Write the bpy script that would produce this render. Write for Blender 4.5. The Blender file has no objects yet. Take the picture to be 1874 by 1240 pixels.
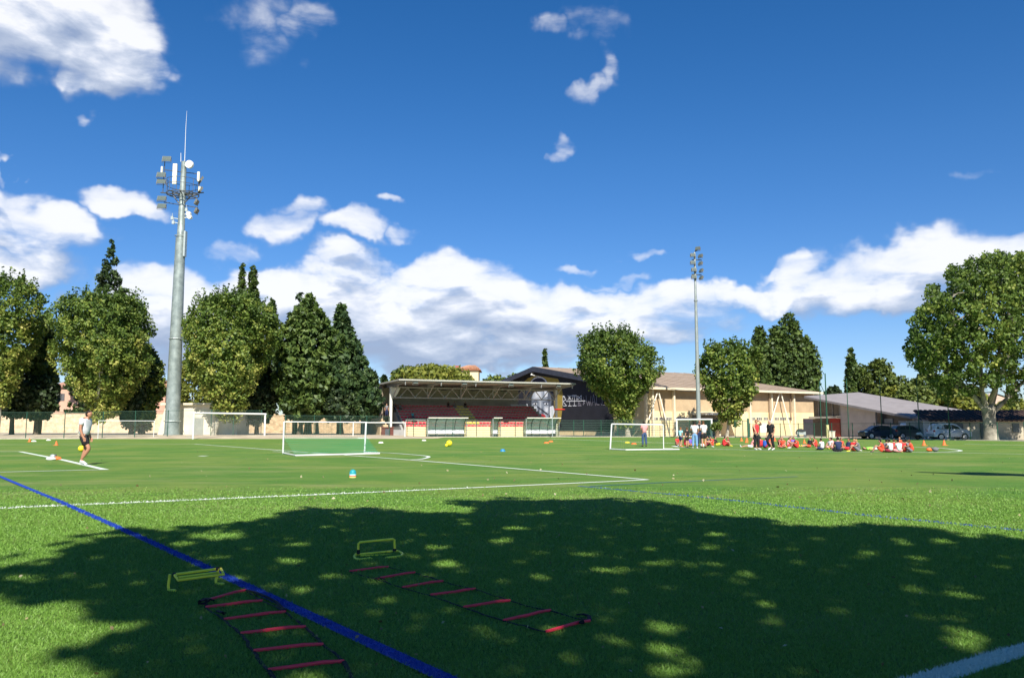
import bpy, bmesh, math, random
import numpy as np
from mathutils import Vector, Matrix
R = math.radians
random.seed(7); RNG = np.random.default_rng(11)
S = bpy.context.scene
COL = S.collection
# ------------------------------------------------------------------ camera
F = 1480.0; HC = 1.25; PITCH = math.atan(161 / F)
cam_d = bpy.data.cameras.new('camera'); cam = bpy.data.objects.new('camera', cam_d); COL.objects.link(cam)
cam.location = (0, 0, HC); cam.rotation_euler = (math.pi / 2 + PITCH, 0, 0)
cam_d.sensor_width = 36; cam_d.lens = F / 1874 * 36; cam_d.clip_end = 5000; cam_d.clip_start = .05
S.camera = cam
SUN_EL = 42.0; SUN_AZ = 172.4          # degrees, clockwise from +Y
SUNV = Vector((math.sin(R(SUN_AZ)) * math.cos(R(SUN_EL)), math.cos(R(SUN_AZ)) * math.cos(R(SUN_EL)), math.sin(R(SUN_EL))))
S.view_settings.view_transform = 'Standard'; S.view_settings.look = 'None'
S.view_settings.exposure = 0.75; S.view_settings.gamma = 1
sd = bpy.data.lights.new('sun', 'SUN'); sd.energy = 5.0; sd.angle = R(.53); sd.color = (1, .945, .85)
sun = bpy.data.objects.new('sun', sd); COL.objects.link(sun)
sun.rotation_euler = SUNV.to_track_quat('Z', 'Y').to_euler()

def ray(px, py):
    x = (px - 937) / F; y = (620 - py) / F
    c, s = math.cos(PITCH), math.sin(PITCH)
    return Vector((x, c - y * s, s + y * c))
def G(px, py, z=0.0):
    d = ray(px, py); t = (z - HC) / d.z
    return Vector((d.x * t, d.y * t, z))
def PY(px, py, Y):
    d = ray(px, py); t = Y / d.y
    return Vector((d.x * t, Y, HC + d.z * t))
def XY(px, Y):
    return PY(px, 781, Y).x

# ------------------------------------------------------------------ world: sky and clouds
W = bpy.data.worlds.new("World"); S.world = W; W.use_nodes = True
nt = W.node_tree; nt.nodes.clear()
def mk(tree):
    def N(t, **kw):
        n = tree.nodes.new(t)
        for k, v in kw.items():
            if k == 'inp':
                for i, val in v.items():
                    if isinstance(val, bpy.types.NodeSocket): tree.links.new(val, n.inputs[i])
                    else: n.inputs[i].default_value = val
            else: setattr(n, k, v)
        return n
    def MA(op, a, b=None, c=None, clamp=False):
        n = tree.nodes.new('ShaderNodeMath'); n.operation = op; n.use_clamp = clamp
        for i, v in enumerate((a, b, c)):
            if v is None: continue
            if isinstance(v, bpy.types.NodeSocket): tree.links.new(v, n.inputs[i])
            else: n.inputs[i].default_value = v
        return n.outputs[0]
    return N, MA
# cloud density as a node group: input (azimuth, elevation) vector in radians
def azel(px, py):
    d = ray(px, py).normalized(); return math.atan2(d.x, d.y), math.asin(d.z)
BLOBS = [  # px, py, rx, ry, strength
 (75,25,225,100,1.2),(180,115,125,68,1.1),(215,368,85,30,.85),(70,415,120,50,.95),(10,390,90,50,.9),(30,480,110,50,.85),
 (530,405,66,40,.70),(640,405,85,30,.74),(430,450,70,26,.66),(718,365,30,12,.55),(740,412,50,16,.50),(560,372,46,22,.56),
 (290,545,150,70,1.0),(440,545,170,64,1.15),(580,545,170,72,1.2),(700,600,320,100,1.2),(800,530,200,70,1.1),(350,620,200,80,.95),(980,610,220,70,1.0),(640,480,95,48,.85),(720,560,170,66,1.0),(845,490,110,50,.95),
 (900,575,170,64,1.0),(1060,555,140,50,.95),(1230,560,150,42,.92),(1375,540,90,32,.95),(820,650,300,50,1.15),(560,600,330,100,1.1),(960,560,260,56,1.05),(1150,590,260,60,.92),(520,610,180,60,.9),(300,620,120,40,.8),(1050,620,100,34,.7),
 (1050,482,55,14,.6),(1550,525,130,52,1.0),(1690,485,210,62,.98),(1480,510,120,40,.8),(1660,535,120,36,.95),(1850,450,150,34,.85),(1790,500,120,50,.95),(1410,495,50,12,.62),(1180,468,40,12,.48),
 (490,45,75,75,.44),(570,48,50,42,.52),(1090,40,80,34,.42),(1010,55,40,22,.46),(1098,125,32,66,.48),(1080,175,28,34,.5),(1017,266,26,20,.55),
 (5,200,22,14,.6),(150,222,26,10,.45),(0,300,12,30,.5),(1780,318,34,10,.34),(735,700,60,12,.5),(1130,510,50,12,.5)]
g = bpy.data.node_groups.new('cloud_density', 'ShaderNodeTree')
g.interface.new_socket('v', in_out='INPUT', socket_type='NodeSocketVector')
g.interface.new_socket('d', in_out='OUTPUT', socket_type='NodeSocketFloat')
GN, GM = mk(g)
gi = g.nodes.new('NodeGroupInput'); go = g.nodes.new('NodeGroupOutput')
vin = gi.outputs[0]
wn = GN('ShaderNodeTexNoise', inp={'Vector': vin, 'Scale': 14.0, 'Detail': 4.0})
wv = GN('ShaderNodeVectorMath', operation='SUBTRACT', inp={0: wn.outputs['Color'], 1: (.5, .5, .5)})
wv2 = GN('ShaderNodeVectorMath', operation='MULTIPLY', inp={0: wv.outputs[0], 1: (.14, .085, 0)})
vw = GN('ShaderNodeVectorMath', operation='ADD', inp={0: vin, 1: wv2.outputs[0]}).outputs[0]
acc = None
for (bx, by, rx, ry, st) in BLOBS:
    a, e = azel(bx, by); kx = F / rx; ky = F / ry
    s1 = GN('ShaderNodeVectorMath', operation='SUBTRACT', inp={0: vw, 1: (a, e, 0)}).outputs[0]
    s2 = GN('ShaderNodeVectorMath', operation='MULTIPLY', inp={0: s1, 1: (kx, ky, 0)}).outputs[0]
    L = GN('ShaderNodeVectorMath', operation='LENGTH', inp={0: s2}).outputs['Value']
    m = GM('SUBTRACT', 1.0, GM('MULTIPLY', GM('MULTIPLY', L, L), L), clamp=True)
    m = GM('MULTIPLY', m, st)
    acc = m if acc is None else GM('MAXIMUM', acc, m)
st2 = GN('ShaderNodeVectorMath', operation='MULTIPLY', inp={0: vin, 1: (.85, 2.1, 1)}).outputs[0]
n1 = GN('ShaderNodeTexNoise', inp={'Vector': st2, 'Scale': 13.0, 'Detail': 9.0, 'Roughness': .52, 'Distortion': .35}).outputs['Fac']
n2 = GN('ShaderNodeTexNoise', inp={'Vector': st2, 'Scale': 34.0, 'Detail': 6.0, 'Roughness': .6}).outputs['Fac']
d = GM('MULTIPLY_ADD', n1, 1.9, GM('MULTIPLY', n2, .35))
d = GM('ADD', GM('SUBTRACT', d, 1.10), GM('MULTIPLY', acc, .85))
d = GM('MULTIPLY', d, GM('MULTIPLY', acc, 1.7, clamp=True))
g.links.new(d, go.inputs[0])
N, MA = mk(nt)
tc = N('ShaderNodeTexCoord'); sx = N('ShaderNodeSeparateXYZ', inp={0: tc.outputs['Generated']})
az = MA('ARCTAN2', sx.outputs[0], sx.outputs[1]); el = MA('ARCSINE', sx.outputs[2])
cv = N('ShaderNodeCombineXYZ', inp={0: az, 1: el})
def dens(off):
    v = N('ShaderNodeVectorMath', operation='ADD', inp={0: cv.outputs[0], 1: off}).outputs[0]
    n = nt.nodes.new('ShaderNodeGroup'); n.node_tree = g; nt.links.new(v, n.inputs[0]); return n.outputs[0]
d0 = dens((0, 0, 0)); d1 = dens((-.006, .020, 0)); d2 = dens((-.014, .050, 0))
alpha = N('ShaderNodeMapRange', interpolation_type='SMOOTHSTEP', inp={'Value': d0, 'From Min': -.02, 'From Max': .92}).outputs[0]
lit = MA('ADD', MA('MULTIPLY', MA('SUBTRACT', d0, d1), .62), MA('MULTIPLY', MA('SUBTRACT', d0, d2), .50))
low = N('ShaderNodeMapRange', inp={'Value': el, 'From Min': .02, 'From Max': .22, 'To Min': -.36, 'To Max': .03}).outputs[0]
thick = MA('ADD', MA('MULTIPLY', MA('SUBTRACT', d0, .55, clamp=True), -.24), low)
lit = MA('ADD', MA('ADD', lit, thick), .72, clamp=True)
ramp = N('ShaderNodeValToRGB', inp={0: lit})
cr = ramp.color_ramp; cr.elements[0].position = .26; cr.elements[0].color = (.33, .41, .58, 1)
cr.elements[1].position = .92; cr.elements[1].color = (.93, .94, .97, 1)
e = cr.elements.new(.58); e.color = (.52, .59, .73, 1)
e = cr.elements.new(.74); e.color = (.70, .75, .86, 1)
sky = N('ShaderNodeTexSky', sky_type='NISHITA', sun_disc=False, sun_elevation=R(SUN_EL), sun_rotation=R(SUN_AZ), altitude=100, air_density=.95, dust_density=.05, ozone_density=3.2)
hs = N('ShaderNodeHueSaturation', inp={'Saturation': 1.34, 'Value': 1.0, 'Color': sky.outputs[0]})
hs = N('ShaderNodeMix', data_type='RGBA', blend_type='MULTIPLY', inp={0: 1.0, 6: hs.outputs[0], 7: (1.10, .95, 1.05, 1)})
hz = N('ShaderNodeMapRange', inp={'Value': el, 'From Min': 0.0, 'From Max': .32}).outputs[0]
ht = N('ShaderNodeMix', data_type='RGBA', inp={0: hz, 6: (.66, .82, .93, 1), 7: (1, 1, 1, 1)})
hs = N('ShaderNodeMix', data_type='RGBA', blend_type='MULTIPLY', inp={0: 1.0, 6: hs.outputs[2], 7: ht.outputs[2]})
bg1 = N('ShaderNodeBackground', inp={'Color': hs.outputs[2], 'Strength': .072})
bg2 = N('ShaderNodeBackground', inp={'Color': ramp.outputs[0], 'Strength': .66})
front = N('ShaderNodeMapRange', inp={'Value': sx.outputs[2], 'From Min': 0.0, 'From Max': .02}).outputs[0]
mixs = N('ShaderNodeMixShader', inp={0: MA('MULTIPLY', MA('MULTIPLY', alpha, .93), front), 1: bg1.outputs[0], 2: bg2.outputs[0]})
wo = N('ShaderNodeOutputWorld'); nt.links.new(mixs.outputs[0], wo.inputs[0])
W.cycles.sampling_method = 'MANUAL'; W.cycles.sample_map_resolution = 512

# ------------------------------------------------------------------ materials
MATS = {}
def M(name, col, rough=.7, var=.12, scale=3.0, bump=0.0, metal=0.0, spec=.3, emit=None, col2=None, detail=5.0, bscale=None):
    if name in MATS: return MATS[name]
    m = bpy.data.materials.new(name); m.use_nodes = True; t = m.node_tree; t.nodes.clear(); N, MA = mk(t)
    b = N('ShaderNodeBsdfPrincipled'); o = N('ShaderNodeOutputMaterial'); t.links.new(b.outputs[0], o.inputs[0])
    tc = N('ShaderNodeTexCoord')
    no = N('ShaderNodeTexNoise', inp={'Vector': tc.outputs['Object'], 'Scale': scale, 'Detail': detail, 'Roughness': .6})
    c1 = tuple(max(0, c * (1 - var)) for c in col) + (1,)
    c2 = (tuple(col2) if col2 else tuple(min(1, c * (1 + var)) for c in col)) + (1,)
    rp = N('ShaderNodeValToRGB', inp={0: no.outputs['Fac']}); rp.color_ramp.elements[0].position = .32; rp.color_ramp.elements[1].position = .68
    rp.color_ramp.elements[0].color = c1; rp.color_ramp.elements[1].color = c2
    t.links.new(rp.outputs[0], b.inputs['Base Color'])
    b.inputs['Roughness'].default_value = rough; b.inputs['Metallic'].default_value = metal
    b.inputs['Specular IOR Level'].default_value = spec
    if bump:
        n2 = N('ShaderNodeTexNoise', inp={'Vector': tc.outputs['Object'], 'Scale': bscale or scale * 6, 'Detail': 4.0})
        bp = N('ShaderNodeBump', inp={'Strength': bump, 'Distance': .05, 'Height': n2.outputs['Fac']}); t.links.new(bp.outputs[0], b.inputs['Normal'])
    MATS[name] = m; return m
def Mleaf(name, stops, trans=.35, rough=.55):
    if name in MATS: return MATS[name]
    m = bpy.data.materials.new(name); m.use_nodes = True; t = m.node_tree; t.nodes.clear(); N, MA = mk(t)
    at = N('ShaderNodeAttribute', attribute_name='tint')
    rp = N('ShaderNodeValToRGB', inp={0: at.outputs['Fac']}); els = rp.color_ramp.elements
    els[0].position = stops[0][0]; els[0].color = tuple(stops[0][1]) + (1,)
    els[1].position = stops[-1][0]; els[1].color = tuple(stops[-1][1]) + (1,)
    for p, c in stops[1:-1]:
        e = els.new(p); e.color = tuple(c) + (1,)
    b = N('ShaderNodeBsdfPrincipled', inp={'Base Color': rp.outputs[0], 'Roughness': rough, 'Specular IOR Level': .35})
    tr = N('ShaderNodeBsdfTranslucent', inp={'Color': rp.outputs[0]})
    mx = N('ShaderNodeMixShader', inp={0: trans, 1: b.outputs[0], 2: tr.outputs[0]})
    o = N('ShaderNodeOutputMaterial'); t.links.new(mx.outputs[0], o.inputs[0]); MATS[name] = m; return m
def Mgrid(name, col, cell, wire, axes=(0, 2), rough=.6, soft=1.0, metal=0):
    """open mesh (net or wire fence): thin strands, holes are see-through"""
    if name in MATS: return MATS[name]
    m = bpy.data.materials.new(name); m.use_nodes = True; t = m.node_tree; t.nodes.clear(); N, MA = mk(t)
    uv = N('ShaderNodeUVMap', uv_map='UVMap'); s = N('ShaderNodeSeparateXYZ', inp={0: uv.outputs[0]})
    f = []
    for i in (0, 1):
        a = MA('FRACT', MA('DIVIDE', s.outputs[i], cell)); f.append(MA('LESS_THAN', a, wire / cell))
    k = MA('MAXIMUM', f[0], f[1])
    b = N('ShaderNodeBsdfPrincipled', inp={'Base Color': tuple(col) + (1,), 'Roughness': rough, 'Metallic': metal})
    tr = N('ShaderNodeBsdfTransparent')
    mx = N('ShaderNodeMixShader', inp={0: k, 1: tr.outputs[0], 2: b.outputs[0]})
    o = N('ShaderNodeOutputMaterial'); t.links.new(mx.outputs[0], o.inputs[0]); MATS[name] = m; return m
def Mglass(name, col, alpha=.4, rough=.15):
    if name in MATS: return MATS[name]
    m = bpy.data.materials.new(name); m.use_nodes = True; t = m.node_tree; t.nodes.clear(); N, MA = mk(t)
    b = N('ShaderNodeBsdfPrincipled', inp={'Base Color': tuple(col) + (1,), 'Roughness': rough})
    tr = N('ShaderNodeBsdfTransparent', inp={'Color': tuple(min(1, c * 1.5 + .3) for c in col) + (1,)})
    mx = N('ShaderNodeMixShader', inp={0: alpha, 1: tr.outputs[0], 2: b.outputs[0]})
    o = N('ShaderNodeOutputMaterial'); t.links.new(mx.outputs[0], o.inputs[0]); MATS[name] = m; return m

# ------------------------------------------------------------------ objects
def tag(o, label=None, cat=None, group=None, kind=None):
    if label: o['label'] = label
    if cat: o['category'] = cat
    if group: o['group'] = group
    if kind: o['kind'] = kind
    return o
def thing(name, label, cat, loc=(0, 0, 0), rz=0.0, group=None):
    o = bpy.data.objects.new(name, None); COL.objects.link(o); o.empty_display_size = .3
    o.location = loc; o.rotation_euler = (0, 0, rz)
    return tag(o, label, cat, group)
class MB:
    def __init__(s): s.v = []; s.f = []; s.m = []; s.uv = {}
    def add(s, vs, fs, mi=0):
        b = len(s.v); s.v += [tuple(v) for v in vs]
        for f in fs: s.f.append(tuple(b + i for i in f)); s.m.append(mi)
        return s
    def box(s, x0, x1, y0, y1, z0, z1, mi=0):
        return s.add([(x0,y0,z0),(x1,y0,z0),(x1,y1,z0),(x0,y1,z0),(x0,y0,z1),(x1,y0,z1),(x1,y1,z1),(x0,y1,z1)],
                     [(0,3,2,1),(4,5,6,7),(0,1,5,4),(1,2,6,5),(2,3,7,6),(3,0,4,7)], mi)
    def hexa(s, p, mi=0):   # 8 points, bottom 4 then top 4
        return s.add(p, [(0,3,2,1),(4,5,6,7),(0,1,5,4),(1,2,6,5),(2,3,7,6),(3,0,4,7)], mi)
    def tube(s, p0, p1, r0, r1=None, n=8, mi=0, cap=True):
        p0 = Vector(p0); p1 = Vector(p1); r1 = r0 if r1 is None else r1
        d = (p1 - p0).normalized(); a = d.orthogonal().normalized(); b = d.cross(a)
        vs = []
        for p, r in ((p0, r0), (p1, r1)):
            for i in range(n):
                t = 2 * math.pi * i / n; vs.append(p + a * math.cos(t) * r + b * math.sin(t) * r)
        fs = [(i, (i + 1) % n, n + (i + 1) % n, n + i) for i in range(n)]
        if cap: fs += [tuple(range(n - 1, -1, -1)), tuple(range(n, 2 * n))]
        return s.add(vs, fs, mi)
    def path(s, pts, r, n=6, mi=0, flat=1.0):
        pts = [Vector(p) for p in pts]; rr = r if isinstance(r, (list, tuple)) else [r] * len(pts)
        vs = []; prev = None
        for i, p in enumerate(pts):
            d = (pts[min(i + 1, len(pts) - 1)] - pts[max(i - 1, 0)]).normalized()
            a = (prev - d * prev.dot(d)).normalized() if prev is not None and (prev - d * prev.dot(d)).length > 1e-4 else (Vector((0, 0, 1)).cross(d).normalized() if abs(d.z) < .95 else d.orthogonal().normalized())
            prev = a; b = d.cross(a)
            for k in range(n):
                t = 2 * math.pi * k / n; vs.append(p + a * math.cos(t) * rr[i] + b * math.sin(t) * rr[i] * flat)
        fs = []
        for i in range(len(pts) - 1):
            for k in range(n): fs.append((i*n+k, i*n+(k+1)%n, (i+1)*n+(k+1)%n, (i+1)*n+k))
        fs += [tuple(range(n - 1, -1, -1)), tuple(range((len(pts)-1)*n, len(pts)*n))]
        return s.add(vs, fs, mi)
    def sphere(s, c, r, nu=14, nv=9, sc=(1,1,1), mi=0, z0=-1.0):
        vs = []; fs = []
        for j in range(nv + 1):
            ph = math.asin(z0) + (math.pi/2 - math.asin(z0)) * j / nv
            for i in range(nu):
                t = 2*math.pi*i/nu; vs.append((c[0]+r*sc[0]*math.cos(ph)*math.cos(t), c[1]+r*sc[1]*math.cos(ph)*math.sin(t), c[2]+r*sc[2]*math.sin(ph)))
        for j in range(nv):
            for i in range(nu): fs.append((j*nu+i, j*nu+(i+1)%nu, (j+1)*nu+(i+1)%nu, (j+1)*nu+i))
        return s.add(vs, fs, mi)
    def lathe(s, prof, c=(0,0,0), n=20, mi=0):
        vs = []; fs = []
        for r, z in prof:
            for i in range(n):
                t = 2*math.pi*i/n; vs.append((c[0]+r*math.cos(t), c[1]+r*math.sin(t), c[2]+z))
        for j in range(len(prof)-1):
            for i in range(n): fs.append((j*n+i, j*n+(i+1)%n, (j+1)*n+(i+1)%n, (j+1)*n+i))
        return s.add(vs, fs, mi)
    def prism(s, poly, axis, a0, a1, mi=0):
        """poly: 2D points; axis 'y': poly in (x,z), extruded y; 'x': poly in (y,z); 'z': poly in (x,y)"""
        def P(p, a): return {'y': (p[0], a, p[1]), 'x': (a, p[0], p[1]), 'z': (p[0], p[1], a)}[axis]
        n = len(poly); vs = [P(p, a0) for p in poly] + [P(p, a1) for p in poly]
        fs = [(i, (i+1)%n, n+(i+1)%n, n+i) for i in range(n)] + [tuple(range(n-1,-1,-1)), tuple(range(n, 2*n))]
        return s.add(vs, fs, mi)
    def quad(s, p, uvs=None, mi=0):
        b = len(s.f); s.add(p, [tuple(range(len(p)))], mi)
        if uvs: s.uv[b] = uvs
        return s
    def build(s, name, mat, parent=None, smooth=False, bevel=0):
        me = bpy.data.meshes.new(name); me.from_pydata([tuple(v) for v in s.v], [], s.f)
        mats = mat if isinstance(mat, (list, tuple)) else [mat]
        for m in mats: me.materials.append(m)
        if len(mats) > 1: me.polygons.foreach_set('material_index', s.m)
        if s.uv:
            ul = me.uv_layers.new(name='UVMap')
            for fi, uvs in s.uv.items():
                p = me.polygons[fi]
                for k, li in enumerate(p.loop_indices): ul.data[li].uv = uvs[k]
        if not s.uv:
            bm = bmesh.new(); bm.from_mesh(me); bmesh.ops.recalc_face_normals(bm, faces=bm.faces); bm.to_mesh(me); bm.free()
        if smooth: me.polygons.foreach_set('use_smooth', [True] * len(me.polygons))
        me.update()
        o = bpy.data.objects.new(name, me); COL.objects.link(o)
        if parent: o.parent = parent
        if bevel:
            md = o.modifiers.new('bevel', 'BEVEL'); md.width = bevel; md.segments = 2; md.limit_method = 'ANGLE'
        if smooth and not s.uv:
            try: me.set_sharp_from_angle(angle=R(40))
            except Exception: pass
        return o
def children(o): return [c for c in COL.objects if c.parent == o]
def copy_tree(o, parent=None, name=None):
    c = o.copy(); COL.objects.link(c)
    if parent: c.parent = parent
    for ch in list(o.children): copy_tree(ch, c)
    return c
# ------------------------------------------------------------------ ground
EDGE = [G(x, y) for x, y in ((-420,804),(0,803),(300,802),(520,800.7),(760,799.7),(1040,799.2),(1240,799.2),(1480,801),(1680,804),(1874,807),(2250,812))]
def zt(x, y):
    def sm(a): a = max(0, min(1, a)); return a * a * (3 - 2 * a)
    return -.03 + .36 * sm((-6 - x) / 14) * sm((y - 86) / 6)
def turf_mat():
    m = bpy.data.materials.new('artificial_turf'); m.use_nodes = True; t = m.node_tree; t.nodes.clear(); N, MA = mk(t)
    ge = N('ShaderNodeNewGeometry'); pos = ge.outputs['Position']
    n1 = N('ShaderNodeTexNoise', inp={'Vector': pos, 'Scale': .22, 'Detail': 6.0, 'Roughness': .65})
    st = N('ShaderNodeVectorMath', operation='MULTIPLY', inp={0: pos, 1: (.5, 1.6, 1)})
    n2 = N('ShaderNodeTexNoise', inp={'Vector': st.outputs[0], 'Scale': 1.1, 'Detail': 7.0, 'Roughness': .7})
    n3 = N('ShaderNodeTexNoise', inp={'Vector': pos, 'Scale': 38.0, 'Detail': 3.0, 'Roughness': .7})
    base = N('ShaderNodeValToRGB', inp={0: n3.outputs['Fac']}); e = base.color_ramp.elements
    e[0].position = .36; e[0].color = (.078, .150, .027, 1); e[1].position = .66; e[1].color = (.155, .288, .05, 1)
    r1 = N('ShaderNodeValToRGB', inp={0: n1.outputs['Fac']}); e = r1.color_ramp.elements
    e[0].position = .42; e[0].color = (.76, .90, .80, 1); e[1].position = .60; e[1].color = (1.30, 1.06, 1.15, 1)
    r2 = N('ShaderNodeValToRGB', inp={0: n2.outputs['Fac']}); e = r2.color_ramp.elements
    e[0].position = .35; e[0].color = (.84, .90, .84, 1); e[1].position = .68; e[1].color = (1.28, 1.12, 1.15, 1)
    m1 = N('ShaderNodeMix', data_type='RGBA', blend_type='MULTIPLY', inp={0: 1.0, 6: base.outputs[0], 7: r1.outputs[0]})
    m2 = N('ShaderNodeMix', data_type='RGBA', blend_type='MULTIPLY', inp={0: 1.0, 6: m1.outputs[2], 7: r2.outputs[0]})
    # worn straw-coloured patches
    n4 = N('ShaderNodeTexNoise', inp={'Vector': st.outputs[0], 'Scale': .33, 'Detail': 5.0, 'Roughness': .75})
    wr = N('ShaderNodeMapRange', inp={'Value': n4.outputs['Fac'], 'From Min': .52, 'From Max': .70, 'To Max': .7})
    m3 = N('ShaderNodeMix', data_type='RGBA', inp={0: wr.outputs[0], 6: m2.outputs[2], 7: (.25, .27, .10, 1)})
    b = N('ShaderNodeBsdfPrincipled', inp={'Base Color': m3.outputs[2], 'Roughness': .8, 'Specular IOR Level': .15})
    bp = N('ShaderNodeBump', inp={'Strength': .9, 'Distance': .03, 'Height': n3.outputs['Fac']}); t.links.new(bp.outputs[0], b.inputs['Normal'])
    o = N('ShaderNodeOutputMaterial'); t.links.new(b.outputs[0], o.inputs[0]); return m
TURF = turf_mat()
mb = MB()
top = [(p.x, p.y, 0) for p in EDGE]; n = len(top)
bot = [(p[0] * .9 if abs(p[0]) < 60 else p[0], -40, 0) for p in top]
mb.add(bot + top, [(i, i + 1, n + i + 1, n + i) for i in range(n - 1)])
tag(mb.build('turf', TURF), kind='structure')
# earth beyond, to the horizon
DIRT = M('pale_earth', (.42, .34, .24), .95, .18, .5, .4, col2=(.52, .44, .32))
mb = MB(); xs = [-1500,-400,-160,-100] + list(range(-80, 84, 4)) + [100,160,400,1500]; ys = [-900,-60,0,30,60] + [70 + 2 * i for i in range(24)] + [125,150,220,500,2500]
vs = [(x, y, (zt(x, y) if y > 70 else -.03)) for y in ys for x in xs]; k = len(xs)
mb.add(vs, [(j*k+i, j*k+i+1, (j+1)*k+i+1, (j+1)*k+i) for j in range(len(ys)-1) for i in range(k-1)])
tag(mb.build('ground', DIRT), kind='structure')
# concrete kerb along the far edge
mb = MB()
for a, b in zip(EDGE[:-1], EDGE[1:]):
    d = (b - a).normalized(); nrm = Vector((-d.y, d.x, 0))
    h = .07
    p = [a, b, b + nrm * .22, a + nrm * .22]
    mb.hexa([(q.x, q.y, -.04) for q in p] + [(q.x, q.y, h) for q in p])
tag(mb.build('kerb', M('kerb_concrete', (.5, .45, .37), .9, .15, 2)), kind='structure')

# ------------------------------------------------------------------ painted lines
WHITE_LINE = M('white_line_fibre', (.62, .68, .58), .85, .1, 20, .4)
BLUE_LINE = M('blue_line_fibre', (.012, .055, .36), .8, .3, 14, .4)
LINES = []    # for the blades: (points, halfwidth, material index)
def line(name, pts, w, mat, z=.004, sub=1, mi=1):
    P = [G(x, y) for x, y in pts]
    if sub > 1:
        Q = []
        for i in range(len(P) - 1):
            p0 = P[max(i-1,0)]; p1 = P[i]; p2 = P[i+1]; p3 = P[min(i+2, len(P)-1)]
            for s in range(sub):
                t = s / sub
                Q.append(.5 * ((2*p1) + (p2-p0)*t + (2*p0-5*p1+4*p2-p3)*t*t + (3*p1-p0-3*p2+p3)*t*t*t))
        P = Q + [P[-1]]
    mb = MB(); vs = []
    for i, p in enumerate(P):
        d = (P[min(i+1, len(P)-1)] - P[max(i-1, 0)]); d.z = 0; d.normalize(); nn = Vector((-d.y, d.x, 0)) * (w / 2)
        vs += [(p.x - nn.x, p.y - nn.y, z), (p.x + nn.x, p.y + nn.y, z)]
    mb.add(vs, [(2*i, 2*i+2, 2*i+3, 2*i+1) for i in range(len(P)-1)])
    LINES.append(([(p.x, p.y) for p in P], w / 2, mi))
    return tag(mb.build(name, mat), kind='structure')
WL = 'white_line'; BL = 'blue_line'
line(WL, [(-300,942),(0,930),(600,904),(1185,877.5)], .15, WHITE_LINE, .004)
line(WL, [(1185,877.5),(760,842),(355,812)], .16, WHITE_LINE, .008)
line(WL, [(-200,813.5),(150,812.7),(355,812)], .2, WHITE_LINE, .004)
line(WL, [(500,826),(560,828),(640,826.5),(700,828),(745,831),(778,834),(784,836.5),(770,840),(744,841.5)], .16, WHITE_LINE, .012, 5)
line(WL, [(37,826),(115,841),(193,859)], .21, WHITE_LINE, .004)
line(WL, [(-100,826.2),(37,826)], .22, WHITE_LINE, .008)
line(WL, [(-100,866),(193,859)], .15, WHITE_LINE, .008)
line(WL, [(1000,802.5),(1230,810.5),(1300,812),(1480,813)], .24, WHITE_LINE, .004)
line(WL, [(1235,817),(1300,821),(1480,825.5),(1600,827),(1700,827),(1745,826),(1758,824.3),(1745,822),(1700,818.6),(1600,815.6)], .2, WHITE_LINE, .008, 5)
line(WL, [(1700,827.3),(1880,831)], .16, WHITE_LINE, .012)
line(WL, [(1765,812),(1900,815)], .22, WHITE_LINE, .004)
line(WL, [(1640,1262),(1712,1240),(1800,1212),(1874,1190),(1990,1160)], .15, WHITE_LINE, .004, 4)
line(WL, [(365,834),(378,834)], .5, WHITE_LINE, .004)
line(BL, [(-120,823),(0,872),(110,918.5),(260,986),(545,1118),(828,1250),(960,1312)], .10, BLUE_LINE, .012, mi=2)
line(BL, [(1058,889),(1300,911),(1600,945),(1874,972),(2100,996)], .06, BLUE_LINE, .004, mi=2)
FAINT = M('faded_blue_line_fibre', (.03, .12, .22), .85, .3, 14)
line(BL, [(1080,889.5),(1230,882),(1460,872)], .07, FAINT, .008, mi=2)
DK = []
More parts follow.
